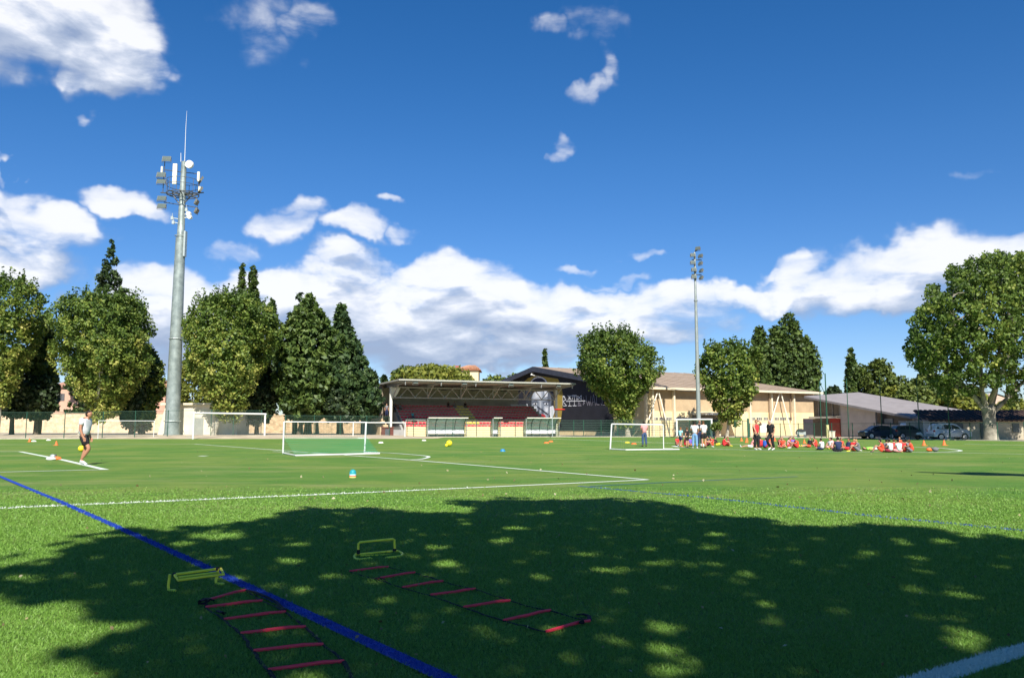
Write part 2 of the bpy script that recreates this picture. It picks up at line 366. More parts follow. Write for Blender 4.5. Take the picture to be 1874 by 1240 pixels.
# ------------------------------------------------------------------ near turf blades
def blades():
    rng = np.random.default_rng(3)
    N0 = 640000
    # density falls with distance
    d = 3.2 * np.exp(rng.random(N0) * math.log(17 / 3.2))
    keep = rng.random(N0) < np.clip((17.5 - d) / 8, 0, 1)
    d = d[keep]; x = (rng.random(len(d)) * 2 - 1) * (.67 * d + .15)
    y = d
    tint = np.clip(rng.normal(.5, .2, len(d)), 0, 1)
    mi = np.zeros(len(d), int)
    for pts, hw, k in LINES:
        for a, b in zip(pts[:-1], pts[1:]):
            a = np.array(a); b = np.array(b); ab = b - a; L2 = (ab ** 2).sum()
            t = np.clip(((x - a[0]) * ab[0] + (y - a[1]) * ab[1]) / L2, 0, 1)
            dd = np.hypot(x - a[0] - t * ab[0], y - a[1] - t * ab[1])
            mi[dd < hw * (.93 + .12 * rng.random(len(dd)))] = k
    n = len(x); h = (.011 + .013 * rng.random(n)) * np.clip(y / 6, .9, 1.25); w = (.0016 + .0012 * rng.random(n)) * np.clip(y / 4, 1, 4.2)
    th = rng.random(n) * 2 * np.pi; la = rng.random(n) * 2 * np.pi; lean = h * (.2 + .9 * rng.random(n))
    V = np.zeros((n, 3, 3)); z0 = .006
    V[:, 0] = np.stack([x - w*np.cos(th), y - w*np.sin(th), np.full(n, z0)], 1)
    V[:, 1] = np.stack([x + w*np.cos(th), y + w*np.sin(th), np.full(n, z0)], 1)
    V[:, 2] = np.stack([x + lean*np.cos(la), y + lean*np.sin(la), z0 + h], 1)
    gm = Mleaf('turf_blade', [(0, (.10, .20, .028)), (.5, (.165, .315, .045)), (.85, (.21, .37, .065)), (1, (.29, .42, .11))], .25, .5)
    wm = Mleaf('white_blade', [(0, (.55, .6, .52)), (1, (.8, .82, .74))], .2, .5)
    bm_ = Mleaf('blue_blade', [(0, (.008, .035, .26)), (1, (.015, .07, .42))], .2, .5)
    for sel, nm in ((mi == 0, 'grass_blades'), (mi == 1, 'white_line_fibres'), (mi == 2, 'blue_line_fibres')):
        v = V[sel].reshape(-1, 3); k = sel.sum()
        me = bpy.data.meshes.new(nm); me.vertices.add(3*k); me.vertices.foreach_set('co', v.ravel())
        me.loops.add(3*k); me.loops.foreach_set('vertex_index', np.arange(3*k)); me.polygons.add(k)
        me.polygons.foreach_set('loop_start', np.arange(0, 3*k, 3)); me.polygons.foreach_set('loop_total', np.full(k, 3))
        at = me.attributes.new('tint', 'FLOAT', 'FACE'); at.data.foreach_set('value', tint[sel].astype(np.float32))
        me.materials.append({'g': gm, 'w': wm, 'b': bm_}[nm[0]]); me.update(calc_edges=True)
        o = bpy.data.objects.new(nm, me); COL.objects.link(o)
        tag(o, {'g': 'short green artificial grass blades of the near pitch', 'w': 'short white fibres of the painted pitch line', 'b': 'short blue fibres of the painted pitch line'}[nm[0]], 'grass', kind='stuff')
blades()

# ------------------------------------------------------------------ trees
def leaf_mesh(name, P, size, tint, mat, parent, elong=1.0, down=0.0, out=None, outw=0.0):
    n = len(P)
    nr = RNG.normal(size=(n, 3))
    if out is not None: nr = nr + out * outw
    nr[:, 2] += .25
    nr /= np.linalg.norm(nr, axis=1)[:, None] + 1e-9
    a = RNG.normal(size=(n, 3)); a[:, 2] -= down * 1.5
    a -= nr * (a * nr).sum(1)[:, None]; a /= np.linalg.norm(a, axis=1)[:, None] + 1e-9
    b = np.cross(nr, a)
    s = size * (.6 + .8 * RNG.random(n))[:, None]; la = a * s * elong * .5; lb = b * s * .5
    fold = nr * s * .12
    V = np.stack([P - la, P - lb * .95 + fold, P + la * 1.0, P + lb * .95 + fold], 1).reshape(-1, 3)
    me = bpy.data.meshes.new(name); me.vertices.add(4*n); me.vertices.foreach_set('co', V.ravel())
    me.loops.add(4*n); me.loops.foreach_set('vertex_index', np.arange(4*n)); me.polygons.add(n)
    me.polygons.foreach_set('loop_start', np.arange(0, 4*n, 4)); me.polygons.foreach_set('loop_total', np.full(n, 4))
    at = me.attributes.new('tint', 'FLOAT', 'FACE'); at.data.foreach_set('value', np.clip(tint, 0, 1).astype(np.float32))
    me.materials.append(mat); me.update(calc_edges=True)
    o = bpy.data.objects.new(name, me); COL.objects.link(o)
    if parent: o.parent = parent
    return o
def interp(prof, t):
    return np.interp(t, [p[0] for p in prof], [p[1] for p in prof])
BARK = M('plane_bark', (.34, .30, .22), .9, .35, 2.2, .5, col2=(.55, .52, .42))
BARKD = M('dark_bark', (.10, .08, .06), .95, .3, 3, .5)
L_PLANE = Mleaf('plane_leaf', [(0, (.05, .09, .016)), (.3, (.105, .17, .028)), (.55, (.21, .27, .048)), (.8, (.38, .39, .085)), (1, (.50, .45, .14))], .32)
L_GREEN = Mleaf('green_leaf', [(0, (.045, .075, .015)), (.5, (.09, .14, .025)), (1, (.20, .24, .05))], .3)
L_CON = Mleaf('conifer_leaf', [(0, (.018, .04, .016)), (.5, (.042, .08, .024)), (1, (.10, .15, .04))], .15)
L_CON2 = Mleaf('cypress_leaf', [(0, (.028, .055, .014)), (.5, (.065, .11, .022)), (1, (.14, .19, .04))], .15)
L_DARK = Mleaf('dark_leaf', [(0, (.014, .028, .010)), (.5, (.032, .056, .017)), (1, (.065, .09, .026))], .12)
LITTER = Mleaf('fallen_leaf', [(0, (.12, .08, .03)), (.6, (.28, .24, .11)), (1, (.50, .46, .30))], .2)
L_YEL = Mleaf('yellow_green_leaf', [(0, (.10, .13, .02)), (.5, (.19, .22, .03)), (1, (.34, .33, .07))], .35)
L_PINE = Mleaf('pine_leaf', [(0, (.05, .08, .015)), (.5, (.10, .14, .025)), (1, (.18, .21, .045))], .25)
def crown_points(prof, z0, z1, rad, nclump, nleaf, rc, skew=0.0, squash=1.0, inner=.45, lobes=.15, sprigs=0, seed=1, xs=1.0):
    rng = np.random.default_rng(seed)
    t = rng.random(nclump * 6); w = interp(prof, t); t = t[rng.random(len(t)) < w / w.max() + .05][:nclump]; n = len(t)
    th = rng.random(n) * 2 * np.pi
    ph = rng.random(8) * 6.28; fr = [1, 2, 3, 5]
    mod = 1 + lobes * sum(np.sin(th * f + ph[i] + t * (5 + 3*i)) for i, f in enumerate(fr)) / 1.6
    r = interp(prof, t) * rad * (inner + (1 - inner) * rng.random(n) ** .5) * mod
    C = np.stack([r*np.cos(th)*xs, r*np.sin(th)*squash, z0 + (z1-z0)*t], 1)
    ctint = rng.normal(0, .14, n)
    idx = np.repeat(np.arange(n), nleaf)
    off = rng.normal(size=(len(idx), 3)); off /= np.linalg.norm(off, axis=1)[:, None]; off *= (rng.random(len(idx)) ** .4)[:, None] * rc
    P = C[idx] + off; T = ctint[idx]
    if sprigs:
        a = rng.random(sprigs) * 6.28; tt = .72 + .28 * rng.random(sprigs); rr = interp(prof, np.minimum(tt, .97)) * rad * (rng.random(sprigs) ** .5)
        Ls = .5 + rng.random(sprigs) * 1.3; k = 14
        s = np.tile(np.linspace(.1, 1, k), sprigs); ii = np.repeat(np.arange(sprigs), k)
        bx = rr*np.cos(a); by = rr*np.sin(a)
        top = z0 + (z1-z0) * (.80 + .2 * np.sqrt(np.clip(1 - (rr/rad) ** 2, 0, 1)))
        Q = np.stack([bx[ii]*(1+.06*s), by[ii]*(1+.06*s)*squash, top[ii] - .2 + s*Ls[ii]], 1) + rng.normal(0, .1, (sprigs*k, 3))
        P = np.concatenate([P, Q]); T = np.concatenate([T, np.full(len(Q), -.08)])
    return P, T
def tree(name, label, px, Y, ztop_py, zbot_py, rad_px, prof, lmat, size, nclump, nleaf, rc, group=None, trunk=None, tint=(.4, .12), tgrad=0.0, elong=1.1, down=0.0, seed=1, squash=1.0, cat='tree', limbs=0, base_px=None, tm=None, lean=0.0, **kw):
    """a tree: trunk and crown, root at the trunk's foot"""
    x = XY(px, Y); zb = zt(x, Y); s = Y / F
    zt_ = PY(px, ztop_py, Y).z; zb_ = PY(px, zbot_py, Y).z; rad = rad_px * s
    bx = XY(base_px, Y) if base_px else x
    root = thing(name, label, cat, (bx, Y, zb), 0, group)
    ox = x - bx
    P, T = crown_points(prof, zb_ - zb, zt_ - zb, rad, nclump, nleaf, rc, seed=seed, squash=squash, **kw)
    hh = (P[:, 2] - (zb_ - zb)) / max(.1, zt_ - zb_)
    P[:, 0] += ox + lean * hh
    out = P - np.array([ox, 0, (zb_ + zt_) / 2 - zb]); out /= np.linalg.norm(out, axis=1)[:, None] + 1e-6
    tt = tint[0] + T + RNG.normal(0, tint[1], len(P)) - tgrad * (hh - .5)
    leaf_mesh('crown', P, size, tt, lmat, root, elong, down, out, .9)
    mb = MB(); r0 = trunk or .22; ztr = (zb_ - zb) + (zt_ - zb_) * .55
    rr = random.Random(seed)
    mid = (zb_ - zb) * .6
    mb.path([(0, 0, -.3), (0, 0, .25), (ox*.2 + rr.uniform(-.1, .1), 0, max(.5, mid)), (ox*.8, 0, (zb_-zb) + (zt_-zb_)*.25), (ox + rr.uniform(-.2, .2), 0, ztr)], [r0*1.35, r0*1.05, r0*.9, r0*.7, r0*.3], 9)
    for i in range(limbs):
        a = i * 2.4 + rr.random(); zc = (zb_-zb) + (zt_-zb_) * rr.uniform(0, .25); L = rad * rr.uniform(.45, .8)
        mb.path([(ox*.6, 0, zc - .4), (ox + math.cos(a)*L*.5, math.sin(a)*L*.5*squash, zc + (zt_-zb_)*.2), (ox + math.cos(a)*L, math.sin(a)*L*squash, zc + (zt_-zb_)*.42)], [r0*.5, r0*.33, r0*.12], 6)
    mb.build('trunk', tm or BARK, root, True)
    return root
CLIP = [(0, .16), (.12, .34), (.3, .62), (.5, .90), (.7, 1.0), (.86, .93), (.95, .72), (1, .45)]
CLIP5 = [(0, .12), (.15, .28), (.3, .46), (.42, .74), (.6, 1.0), (.8, .92), (.93, .68), (1, .42)]
ROUND = [(0, .4), (.2, .8), (.5, 1), (.8, .8), (1, .25)]
CYP = [(0, .55), (.15, .95), (.4, 1), (.7, .72), (.9, .35), (1, .05)]
CON = [(0, .75), (.12, 1), (.35, .88), (.6, .6), (.8, .33), (.93, .13), (1, .03)]
GP = 'plane trees along the far side of the pitch'
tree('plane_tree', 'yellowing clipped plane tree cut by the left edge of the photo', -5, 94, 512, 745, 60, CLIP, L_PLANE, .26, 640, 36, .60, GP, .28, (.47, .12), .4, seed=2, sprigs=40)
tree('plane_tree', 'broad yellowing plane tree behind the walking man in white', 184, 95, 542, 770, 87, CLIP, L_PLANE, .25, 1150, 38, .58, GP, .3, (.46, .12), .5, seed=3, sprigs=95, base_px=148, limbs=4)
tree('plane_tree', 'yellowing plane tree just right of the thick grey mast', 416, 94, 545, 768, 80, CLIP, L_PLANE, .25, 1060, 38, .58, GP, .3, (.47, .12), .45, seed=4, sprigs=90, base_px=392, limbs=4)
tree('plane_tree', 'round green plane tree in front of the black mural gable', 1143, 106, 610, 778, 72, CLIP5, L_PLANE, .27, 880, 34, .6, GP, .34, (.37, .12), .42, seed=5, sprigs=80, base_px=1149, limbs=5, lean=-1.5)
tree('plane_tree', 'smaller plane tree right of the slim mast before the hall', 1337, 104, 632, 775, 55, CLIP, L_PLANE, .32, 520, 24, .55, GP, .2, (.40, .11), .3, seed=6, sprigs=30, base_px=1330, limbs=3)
# conifers on the left
def conifer(label, px, Y, top, bot, rad, seed, mat=L_CON, prof=CON, name='fir_tree', n=700, size=.34, group=None, tint=(.45, .2), tr=.25, **kw):
    return tree(name, label, px, Y, top, bot, rad, prof, mat, size, n, 19, .40, group, tr, tint, 0, elong=1.9, down=.5, seed=seed, tm=BARKD, inner=.35, **kw)
conifer('tall dark fir whose spire rises behind the broad plane tree', 187, 146, 440, 757, 58, 21, n=900, prof=[(0,1),(.2,1),(.45,.75),(.6,.50),(.66,.34),(.70,.50),(.735,.26),(.78,.40),(.82,.20),(.87,.27),(.91,.10),(1,.02)])
conifer('narrow dark cypress between the two leftmost plane trees', 72, 101, 572, 757, 23, 22, L_CON2, CYP, 'cypress_tree', 420)
conifer('small dark fir tip beside the tall fir', 218, 146, 525, 757, 40, 23, n=380)
conifer('slim tall cypress, left of the pair rising behind the yellow plane tree', 430, 142, 478, 757, 12, 24, L_CON2, CYP, 'cypress_tree', 420, lean=.3)
conifer('slim tall cypress, right of the pair rising behind the yellow plane tree', 460, 142, 480, 757, 17, 25, L_CON2, CYP, 'cypress_tree', 520, lean=-.6)
conifer('shorter cypress at the right shoulder of the yellow plane tree', 492, 142, 548, 757, 17, 26, L_CON2, CYP, 'cypress_tree', 420)
BUSHY = [(0,.35),(.1,.8),(.3,1),(.55,.95),(.75,.72),(.86,.45),(.94,.16),(1,.04)]
conifer('wide bushy green conifer, left of the two beside the grandstand', 560, 100, 540, 766, 60, 27, L_CON2, BUSHY, 'conifer_tree', 1150, .36, tint=(.5,.2), base_px=547)
conifer('thin spiky top of a dark conifer standing behind the wide bushy one', 541, 103, 535, 740, 30, 41, L_CON, CON, 'conifer_tree', 360)
conifer('dark pointed conifer nearest the left end of the grandstand', 640, 102, 558, 765, 52, 28, L_CON, [(0,.8),(.15,1.05),(.35,.95),(.5,.78),(.7,.45),(.85,.24),(1,.03)], 'conifer_tree', 950, .38, base_px=620, lean=-1.4)
# dark trees under and behind
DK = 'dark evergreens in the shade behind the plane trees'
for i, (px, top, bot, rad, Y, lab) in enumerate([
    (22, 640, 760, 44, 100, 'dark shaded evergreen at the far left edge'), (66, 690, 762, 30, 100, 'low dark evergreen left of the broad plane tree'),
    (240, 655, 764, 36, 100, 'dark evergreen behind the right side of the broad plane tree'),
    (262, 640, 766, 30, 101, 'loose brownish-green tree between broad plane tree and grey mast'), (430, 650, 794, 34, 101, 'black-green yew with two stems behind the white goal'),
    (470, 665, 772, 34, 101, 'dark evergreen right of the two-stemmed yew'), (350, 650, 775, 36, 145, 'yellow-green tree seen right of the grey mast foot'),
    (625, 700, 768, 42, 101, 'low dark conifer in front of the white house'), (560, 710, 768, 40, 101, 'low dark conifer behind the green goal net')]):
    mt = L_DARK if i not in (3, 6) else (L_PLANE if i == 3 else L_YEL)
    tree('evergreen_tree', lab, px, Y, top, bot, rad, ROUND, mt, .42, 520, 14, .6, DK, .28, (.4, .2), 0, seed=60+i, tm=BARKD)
tree('evergreen_tree', 'small light green bush below the broad plane tree', 255, 101, 738, 785, 26, ROUND, L_GREEN, .34, 160, 14, .45, None, .12, (.6, .15), 0, seed=75, tm=BARKD)
# beyond the grandstand
tree('umbrella_pine', 'wide yellow-green pine dome above the grandstand roof', 790, 140, 671, 730, 78, [(0,.9),(.4,1),(.75,.88),(.9,.7),(1,.35)], L_YEL, .5, 900, 14, .6, None, .35, (.45, .2), 0, seed=31, tm=BARKD, inner=.3)
tree('pine_tree', 'small green pine at the left end of the yellow-green dome', 738, 138, 673, 720, 22, ROUND, L_GREEN, .45, 180, 12, .5, None, .2, (.4, .15), 0, seed=32, tm=BARKD)
conifer('tiny distant spruce tip left of the grandstand roof', 702, 150, 686, 740, 9, 33, n=110, size=.5)
conifer('thin cypress spike above the hall ridge', 998, 175, 639, 740, 5.5, 34, L_CON2, CYP, 'cypress_tree', 110, .4)
for i, (px, top, rad, lab) in enumerate([(905, 689, 26, 'low green treetop left of the black gable'), (940, 686, 20, 'green treetop touching the black gable roof')]):
    tree('distant_tree', lab, px, 165, top, 740, rad, ROUND, L_GREEN, .6, 160, 12, .6, 'far treetops between grandstand and hall', .3, (.5, .15), 0, seed=35+i, tm=BARKD)
# beyond the hall
PO = 'tall poplars behind the hall'
POP = [(0,.8),(.3,1),(.6,.92),(.8,.66),(.93,.36),(1,.08)]
for i, (px, top, rad, lab) in enumerate([(1396, 600, 16, 'narrow poplar, leftmost of the tall ones behind the hall'), (1426, 598, 24, 'poplar standing second from left behind the hall'),
    (1449, 573, 32, 'tallest poplar behind the hall roof'), (1478, 618, 26, 'rightmost poplar behind the hall'), (1405, 650, 20, 'short poplar between the two leftmost')]):
    tree('poplar_tree', lab, px, 150 + i, top, 760, rad, POP, L_CON2, .55, 520, 14, .8, PO, .35, (.45, .2), 0, seed=40+i, tm=BARKD, inner=.4, lobes=.2)
conifer('lone tall cypress right of the hall', 1563, 130, 640, 770, 10.5, 45, L_CON2, CYP, 'cypress_tree', 330, .4)
for i, (px, top, bot, rad, Y, mt, lab) in enumerate([
    (1528, 710, 745, 14, 140, L_DARK, 'tiny dark treetop left of the lone cypress'), (1582, 668, 770, 16, 135, L_GREEN, 'soft green tree touching the lone cypress'),
    (1614, 658, 770, 30, 128, L_PINE, 'light green pine right of the lone cypress'), (1645, 690, 770, 32, 125, L_PINE, 'bright green bushy pine behind the grey annex'),
    (1640, 712, 780, 34, 118, L_YEL, 'yellow-green round shrub above the annex roof'), (1675, 705, 785, 36, 112, L_PINE, 'feathery pine between annex and tiled shed'),
    (1705, 680, 775, 34, 120, L_GREEN, 'darker tree behind the left end of the tiled shed'), (1764, 712, 770, 42, 112, L_YEL, 'yellow-green bush above the tiled shed roof'),
    (1860, 735, 775, 36, 115, L_YEL, 'bright bush above the shed, right of the big plane trunk'), (1745, 700, 770, 30, 130, L_GREEN, 'muted green tree far behind the big plane tree')]):
    tree('garden_tree', lab, px, Y, top, bot, rad, ROUND, mt, .42, 300, 14, .55, 'trees and shrubs behind the annex and shed', .25, (.45, .18), 0, seed=80+i, tm=BARKD)
# big plane on the right
def big_plane():
    Y = 77.0; x = XY(1812, Y); s = Y / F
    root = thing('plane_tree', 'huge plane tree with pale trunk at the right edge of the pitch', 'tree', (x, Y, 0), 0, None)
    def L(px, py, dy=0.0): p = PY(px, py, Y + dy); return (p.x - x, dy, p.z)
    mb = MB()
    mb.path([(0,0,-.3), (0,0,.1), L(1812,780), L(1810,762), L(1808,745)], [.90,.68,.54,.55,.62], 14)
    limbs = [[(1806,752,0),(1797,715,-.5),(1795,670,-.8),(1790,600,-1),(1783,540,-1)], [(1812,752,0),(1822,715,.6),(1828,650,1),(1835,580,1.2),(1832,510,.6)],
             [(1815,755,0),(1845,728,.4),(1880,690,.2),(1905,640,0)], [(1804,752,0),(1780,722,.3),(1745,685,-.3),(1712,650,-.2),(1690,628,0)],
             [(1797,700,-.5),(1770,650,-2.5),(1745,590,-3.4),(1735,550,-3.6)], [(1822,705,.6),(1850,650,2.8),(1866,590,3.6),(1875,530,3.5)], [(1800,735,0),(1765,715,2),(1735,700,3.2),(1712,690,3.6)], [(1812,735,0),(1830,690,-2.5),(1850,640,-4),(1858,590,-4.6)]]
    C = []
    for lb in limbs:
        pts = [L(*q) for q in lb]; k = len(pts)
        mb.path(pts, [.27 * (1 - .8 * i / (k - 1)) for i in range(k)], 8)
        for j in range(9):      # side branches
            i = random.randint(1, k - 1); p = Vector(pts[i]); q = p + Vector((random.uniform(-2.4,2.4), random.uniform(-2.4,2.4), random.uniform(.2,2.2)))
            m_ = (p + q) / 2 + Vector((0, 0, .3)); mb.path([p, m_, q], [.09, .06, .02], 5); C.append(q)
    mb.build('trunk', M('big_plane_bark', (.20, .18, .14), .9, .4, 1.1, .5, col2=(.42, .39, .31)), root, True)
    # crown clumps inside the traced outline, given real depth
    outl = [(1657,640),(1672,600),(1665,590),(1690,560),(1700,525),(1728,515),(1735,490),(1760,482),(1790,470),(1830,462),(1880,466),(1930,500),(1965,560),(1975,640),(1950,700),(1905,735),(1870,720),(1850,745),(1835,715),(1800,700),(1772,735),(1745,700),(1735,740),(1700,690),(1672,668)]
    rng = np.random.default_rng(5); pts = []; tn = []
    ys = [q[1] for q in outl]; poly = outl
    def inside(a, b):
        c = False; j = len(poly) - 1
        for i in range(len(poly)):
            if (poly[i][1] > b) != (poly[j][1] > b) and a < (poly[j][0]-poly[i][0])*(b-poly[i][1])/(poly[j][1]-poly[i][1])+poly[i][0]: c = not c
            j = i
        return c
    gaps = [(a_ + rng.uniform(-10, 10), b_ + rng.uniform(-10, 10), rng.uniform(7, 15)) for a_, b_ in outl for _ in (0,) if rng.random() < .6] + [(rng.uniform(1670, 1950), rng.uniform(560, 735), rng.uniform(4, 11)) for _ in range(50)]
    while len(pts) < 2300:
        a = rng.uniform(1655, 1978); b = rng.uniform(460, 748)
        if not inside(a, b): continue
        if any(math.hypot(a - g_[0], (b - g_[1]) * 1.2) < g_[2] for g_ in gaps): continue
        ca = (a - 1815) / 160; cb = (b - 600) / 140; w = math.sqrt(max(.05, 1 - min(.98, ca*ca*.8 + cb*cb*.8)))
        dy = rng.uniform(-1, 1) ** 1 * 7.0 * w
        if b > 655 and rng.random() < .25: continue
        pts.append(L(a, b, 0)[:1] + (dy,) + L(a, b, dy)[2:]); pts[-1] = (L(a, b, dy)[0], dy, L(a, b, dy)[2])
        tn.append(rng.normal(0, .13) + (.16 if (1790 < a < 1850 and 520 < b < 680) else 0))
    pts = np.array(pts); tn = np.array(tn); k = 22
    idx = np.repeat(np.arange(len(pts)), k); off = rng.normal(size=(len(idx), 3)); off /= np.linalg.norm(off, axis=1)[:, None]; off *= (rng.random(len(idx)) ** .45)[:, None] * .5
    leaf_mesh('crown', pts[idx] + off, .25, .23 + tn[idx] + rng.normal(0, .09, len(idx)), L_PLANE, root, 1.1)
big_plane()
# tree behind the camera that shades the foreground
SHADE = [(0,1028),(90,1018),(130,1005),(120,995),(180,985),(165,975),(250,966),(330,972),(345,962),(400,955),(470,952),(530,940),(520,932),(600,926),(680,930),(760,931),(850,935),(880,925),(815,917),(900,909),(1000,911),(1100,908),(1200,912),(1260,928),(1340,939),(1400,944),(1480,962),(1560,954),(1640,962),(1730,974),(1760,984),(1874,985),(2300,1010),(2500,1120),(2500,1500),(1000,1700),(330,1500),(215,1250),(230,1228),(280,1210),(170,1200),(150,1183),(165,1170),(300,1150),(290,1125),(190,1108),(90,1090),(0,1072),(-300,1085),(-300,1030)]
HOLES = [(60,1050,34,7),(190,1062,26,5),(270,1058,24,4),(412,976,62,9),(350,990,30,6),(545,1018,40,5),(560,992,30,4),(820,1027,28,8),(980,1048,34,8),(800,996,24,5),(935,962,22,4),(915,985,26,4),(1300,974,24,5),(1290,995,26,5),(1060,1010,28,4),(1110,1034,36,5),(1190,1024,30,4),(1270,1028,40,5),(1440,1127,34,10),(1640,1094,26,8),(1212,1134,34,11),(1205,1173,38,12),(1218,1208,46,15),(1600,1121,34,11),(1690,1128,40,10),(1745,1160,55,18),(1632,1158,26,9),(1842,1106,44,11),(570,1232,56,13),(448,1046,26,5),(492,1075,24,5),(350,1100,28,7),(618,1047,28,4),(1570,1006,24,4),(1700,986,30,4),(1830,1013,24,4),(1630,985,26,4),(1480,982,20,3),(1700,1215,50,12),(1775,1212,60,22),(1820,1180,34,10),(700,1110,22,5),(1000,935,20,3),(1180,1000,20,3),(1450,1020,18,3),(1720,1070,26,5)]
def shade_tree():
    poly = SHADE; rng = np.random.default_rng(17)
    def inside(a, b):
        c = False; j = len(poly) - 1
        for i in range(len(poly)):
            if (poly[i][1] > b) != (poly[j][1] > b) and a < (poly[j][0]-poly[i][0])*(b-poly[i][1])/(poly[j][1]-poly[i][1])+poly[i][0]: c = not c
            j = i
        return c
    base = Vector((1.5, -4.5, 0))
    root = thing('plane_tree', 'large plane tree behind the viewer casting the dappled foreground shade', 'tree', base)
    P = []; C = []
    CELL = rng.uniform(-1, 1, (97, 89, 2))
    while len(P) < 33000:
        x = rng.uniform(-11, 13); y = rng.uniform(1.2, 15.6)
        px = 937 + F * x / y; py = 781 + F * HC / y
        jx, jy = CELL[int(x/.30) % 97, int(y/.30) % 89]; jx2, jy2 = CELL[int(x/.8) % 83 + 7, int(y/.8) % 71 + 11]
        k = 1.0 / y
        if not inside(px + (jx*100 + jx2*130)*k, py + (jy*460 + jy2*560)*k*k): continue
        hx = px + (jx*35 + jx2*45)*k; hy = py + (jy*80 + jy2*110)*k*k
        q = min(((hx-h[0])/h[2])**2 + ((hy-h[1])/(h[3]*1.1))**2 for h in HOLES)
        if q < 1.3 and rng.random() > (q / 1.3) ** 2 * .85 + .05: continue
        sp_ = CELL[int(x/.17+31) % 97, int(y/.17+5) % 89]
        if sp_[0] > .93 and rng.random() < .9: continue
        z = 7.6 + 3.6 * rng.random() + .9 * math.sin(x*.9) * math.cos(y*.7)
        t = z / SUNV.z
        P.append((x + SUNV.x*t - base.x, y + SUNV.y*t - base.y, z))
    P = np.array(P)
    leaf_mesh('crown', P, .19, .35 + rng.normal(0, .15, len(P)), L_PLANE, root, 1.0)
    mb = MB(); mb.path([(0,0,-.3),(0,0,.2),(.1,.1,2.5),(0,.3,4.5)], [.8,.6,.48,.45], 12)
    for k in range(16):
        q = Vector(P[rng.choice(np.nonzero(P[:, 0] > -1.2)[0])]); a = Vector((0, .3, 4.2)); m_ = a.lerp(q, .5) + Vector((0, 0, .7))
        mb.path([a, m_, q], [.2, .12, .03], 6)
    mb.build('trunk', BARK, root, True)
shade_tree()
# tree outside the frame on the right whose crown tip shades the pitch there
def side_tree():
    base = Vector((19.0, 9.5, 0)); rng = np.random.default_rng(8)
    root = thing('plane_tree', 'plane tree standing right of the view whose crown shades the pitch edge', 'tree', base)
    P = []
    while len(P) < 5200:
        x = rng.uniform(11.4, 19.5); y0 = 22.6 - (x - 11.4) * .55; y = y0 + rng.uniform(-.8, .8) * min(1, (x - 11.2) / 1.5) + .25 * math.sin(x * 4)
        z = rng.uniform(9.0, 13.0); t = z / SUNV.z
        P.append((x + SUNV.x*t - base.x, y + SUNV.y*t - base.y, z))
    P = np.array(P); leaf_mesh('crown', P, .2, .4 + rng.normal(0, .15, len(P)), L_PLANE, root, 1.0)
    mb = MB(); mb.path([(0,0,-.3),(0,0,3),(-.3,0,7)], [.6,.4,.2], 10)
    for k in range(6):
        q = Vector(P[rng.integers(len(P))]); mb.path([(-.2,0,5.5), q], [.12, .03], 6)
    mb.build('trunk', BARK, root, True)
side_tree()

# fallen leaves and crumbs scattered on the turf
rng = np.random.default_rng(23); n = 300
y = 3.4 * np.exp(rng.random(n) * math.log(45 / 3.4)); x = (rng.random(n) * 2 - 1) * .66 * y
lf = leaf_mesh('fallen_leaves', np.stack([x, y, np.full(n, .022)], 1), .024 * np.clip(y / 9, .8, 2.0)[:, None], rng.random(n), LITTER, None, 1.3)
tag(lf, 'tiny dry leaves scattered over the green pitch', 'leaves', kind='stuff')
# ------------------------------------------------------------------ frames: local coordinates of angled buildings
class Frame:
    def __init__(s, ox, oy, deg): s.o = Vector((ox, oy, 0)); s.a = R(deg); s.u = Vector((math.cos(s.a), math.sin(s.a), 0)); s.v = Vector((-math.sin(s.a), math.cos(s.a), 0))
    def loc(s, p): q = Vector(p) - s.o; return Vector((q.dot(s.u), q.dot(s.v), q.z))
    def on_front(s, px, py, y=0.0):      # pixel ray meets the plane local y = const
        d = ray(px, py); o = Vector((0, 0, HC)); P0 = s.o + s.v * y
        t = (P0 - o).dot(s.v) / d.dot(s.v); return s.loc(o + d * t)
    def on_side(s, px, py, x=0.0):
        d = ray(px, py); o = Vector((0, 0, HC)); P0 = s.o + s.u * x
        t = (P0 - o).dot(s.u) / d.dot(s.u); return s.loc(o + d * t)
GALV = M('galvanised_steel', (.40, .45, .44), .45, .14, 6, .1, metal=.35, spec=.5)
STEELD = M('dark_steel', (.10, .11, .12), .5, .15, 5, metal=.3)
WPAINT = M('white_paint', (.66, .67, .64), .45, .05, 4)
LENS = M('floodlight_glass', (.10, .13, .12), .15, .3, 20, spec=.6)
LAMPB = M('floodlight_body', (.15, .15, .13), .5, .15, 9, metal=.3)
GREENP = M('green_fence_paint', (.02, .08, .05), .55, .15, 6)
# ------------------------------------------------------------------ floodlight masts
def floodlight(parent, c, w=.62, h=.5, yaw=0.0, tilt=-.5):
    mb = MB(); mb.prism([(-.12, -h/2), (.10, -h/2*.6), (.12, h/2*.6), (-.12, h/2)], 'x', -w/2, w/2)
    mb.tube((-w/2-.04, 0, 0), (-w/2-.04, .12, -h*.5), .025, n=5); mb.tube((w/2+.04, 0, 0), (w/2+.04, .12, -h*.5), .025, n=5); mb.tube((-w/2-.04,.12,-h*.5), (w/2+.04,.12,-h*.5), .025, n=5)
    o = mb.build('floodlight', LAMPB, parent); o.location = c; o.rotation_euler = (tilt, 0, yaw)
    f = MB(); f.box(-w/2+.04, w/2-.04, -.135, -.122, -h/2+.04, h/2-.04); f.box(-w/2+.03, w/2-.03, -.15, -.135, -.02, .02, 1)
    f.build('lamp_glass', [LENS, LAMPB], o)
    return o
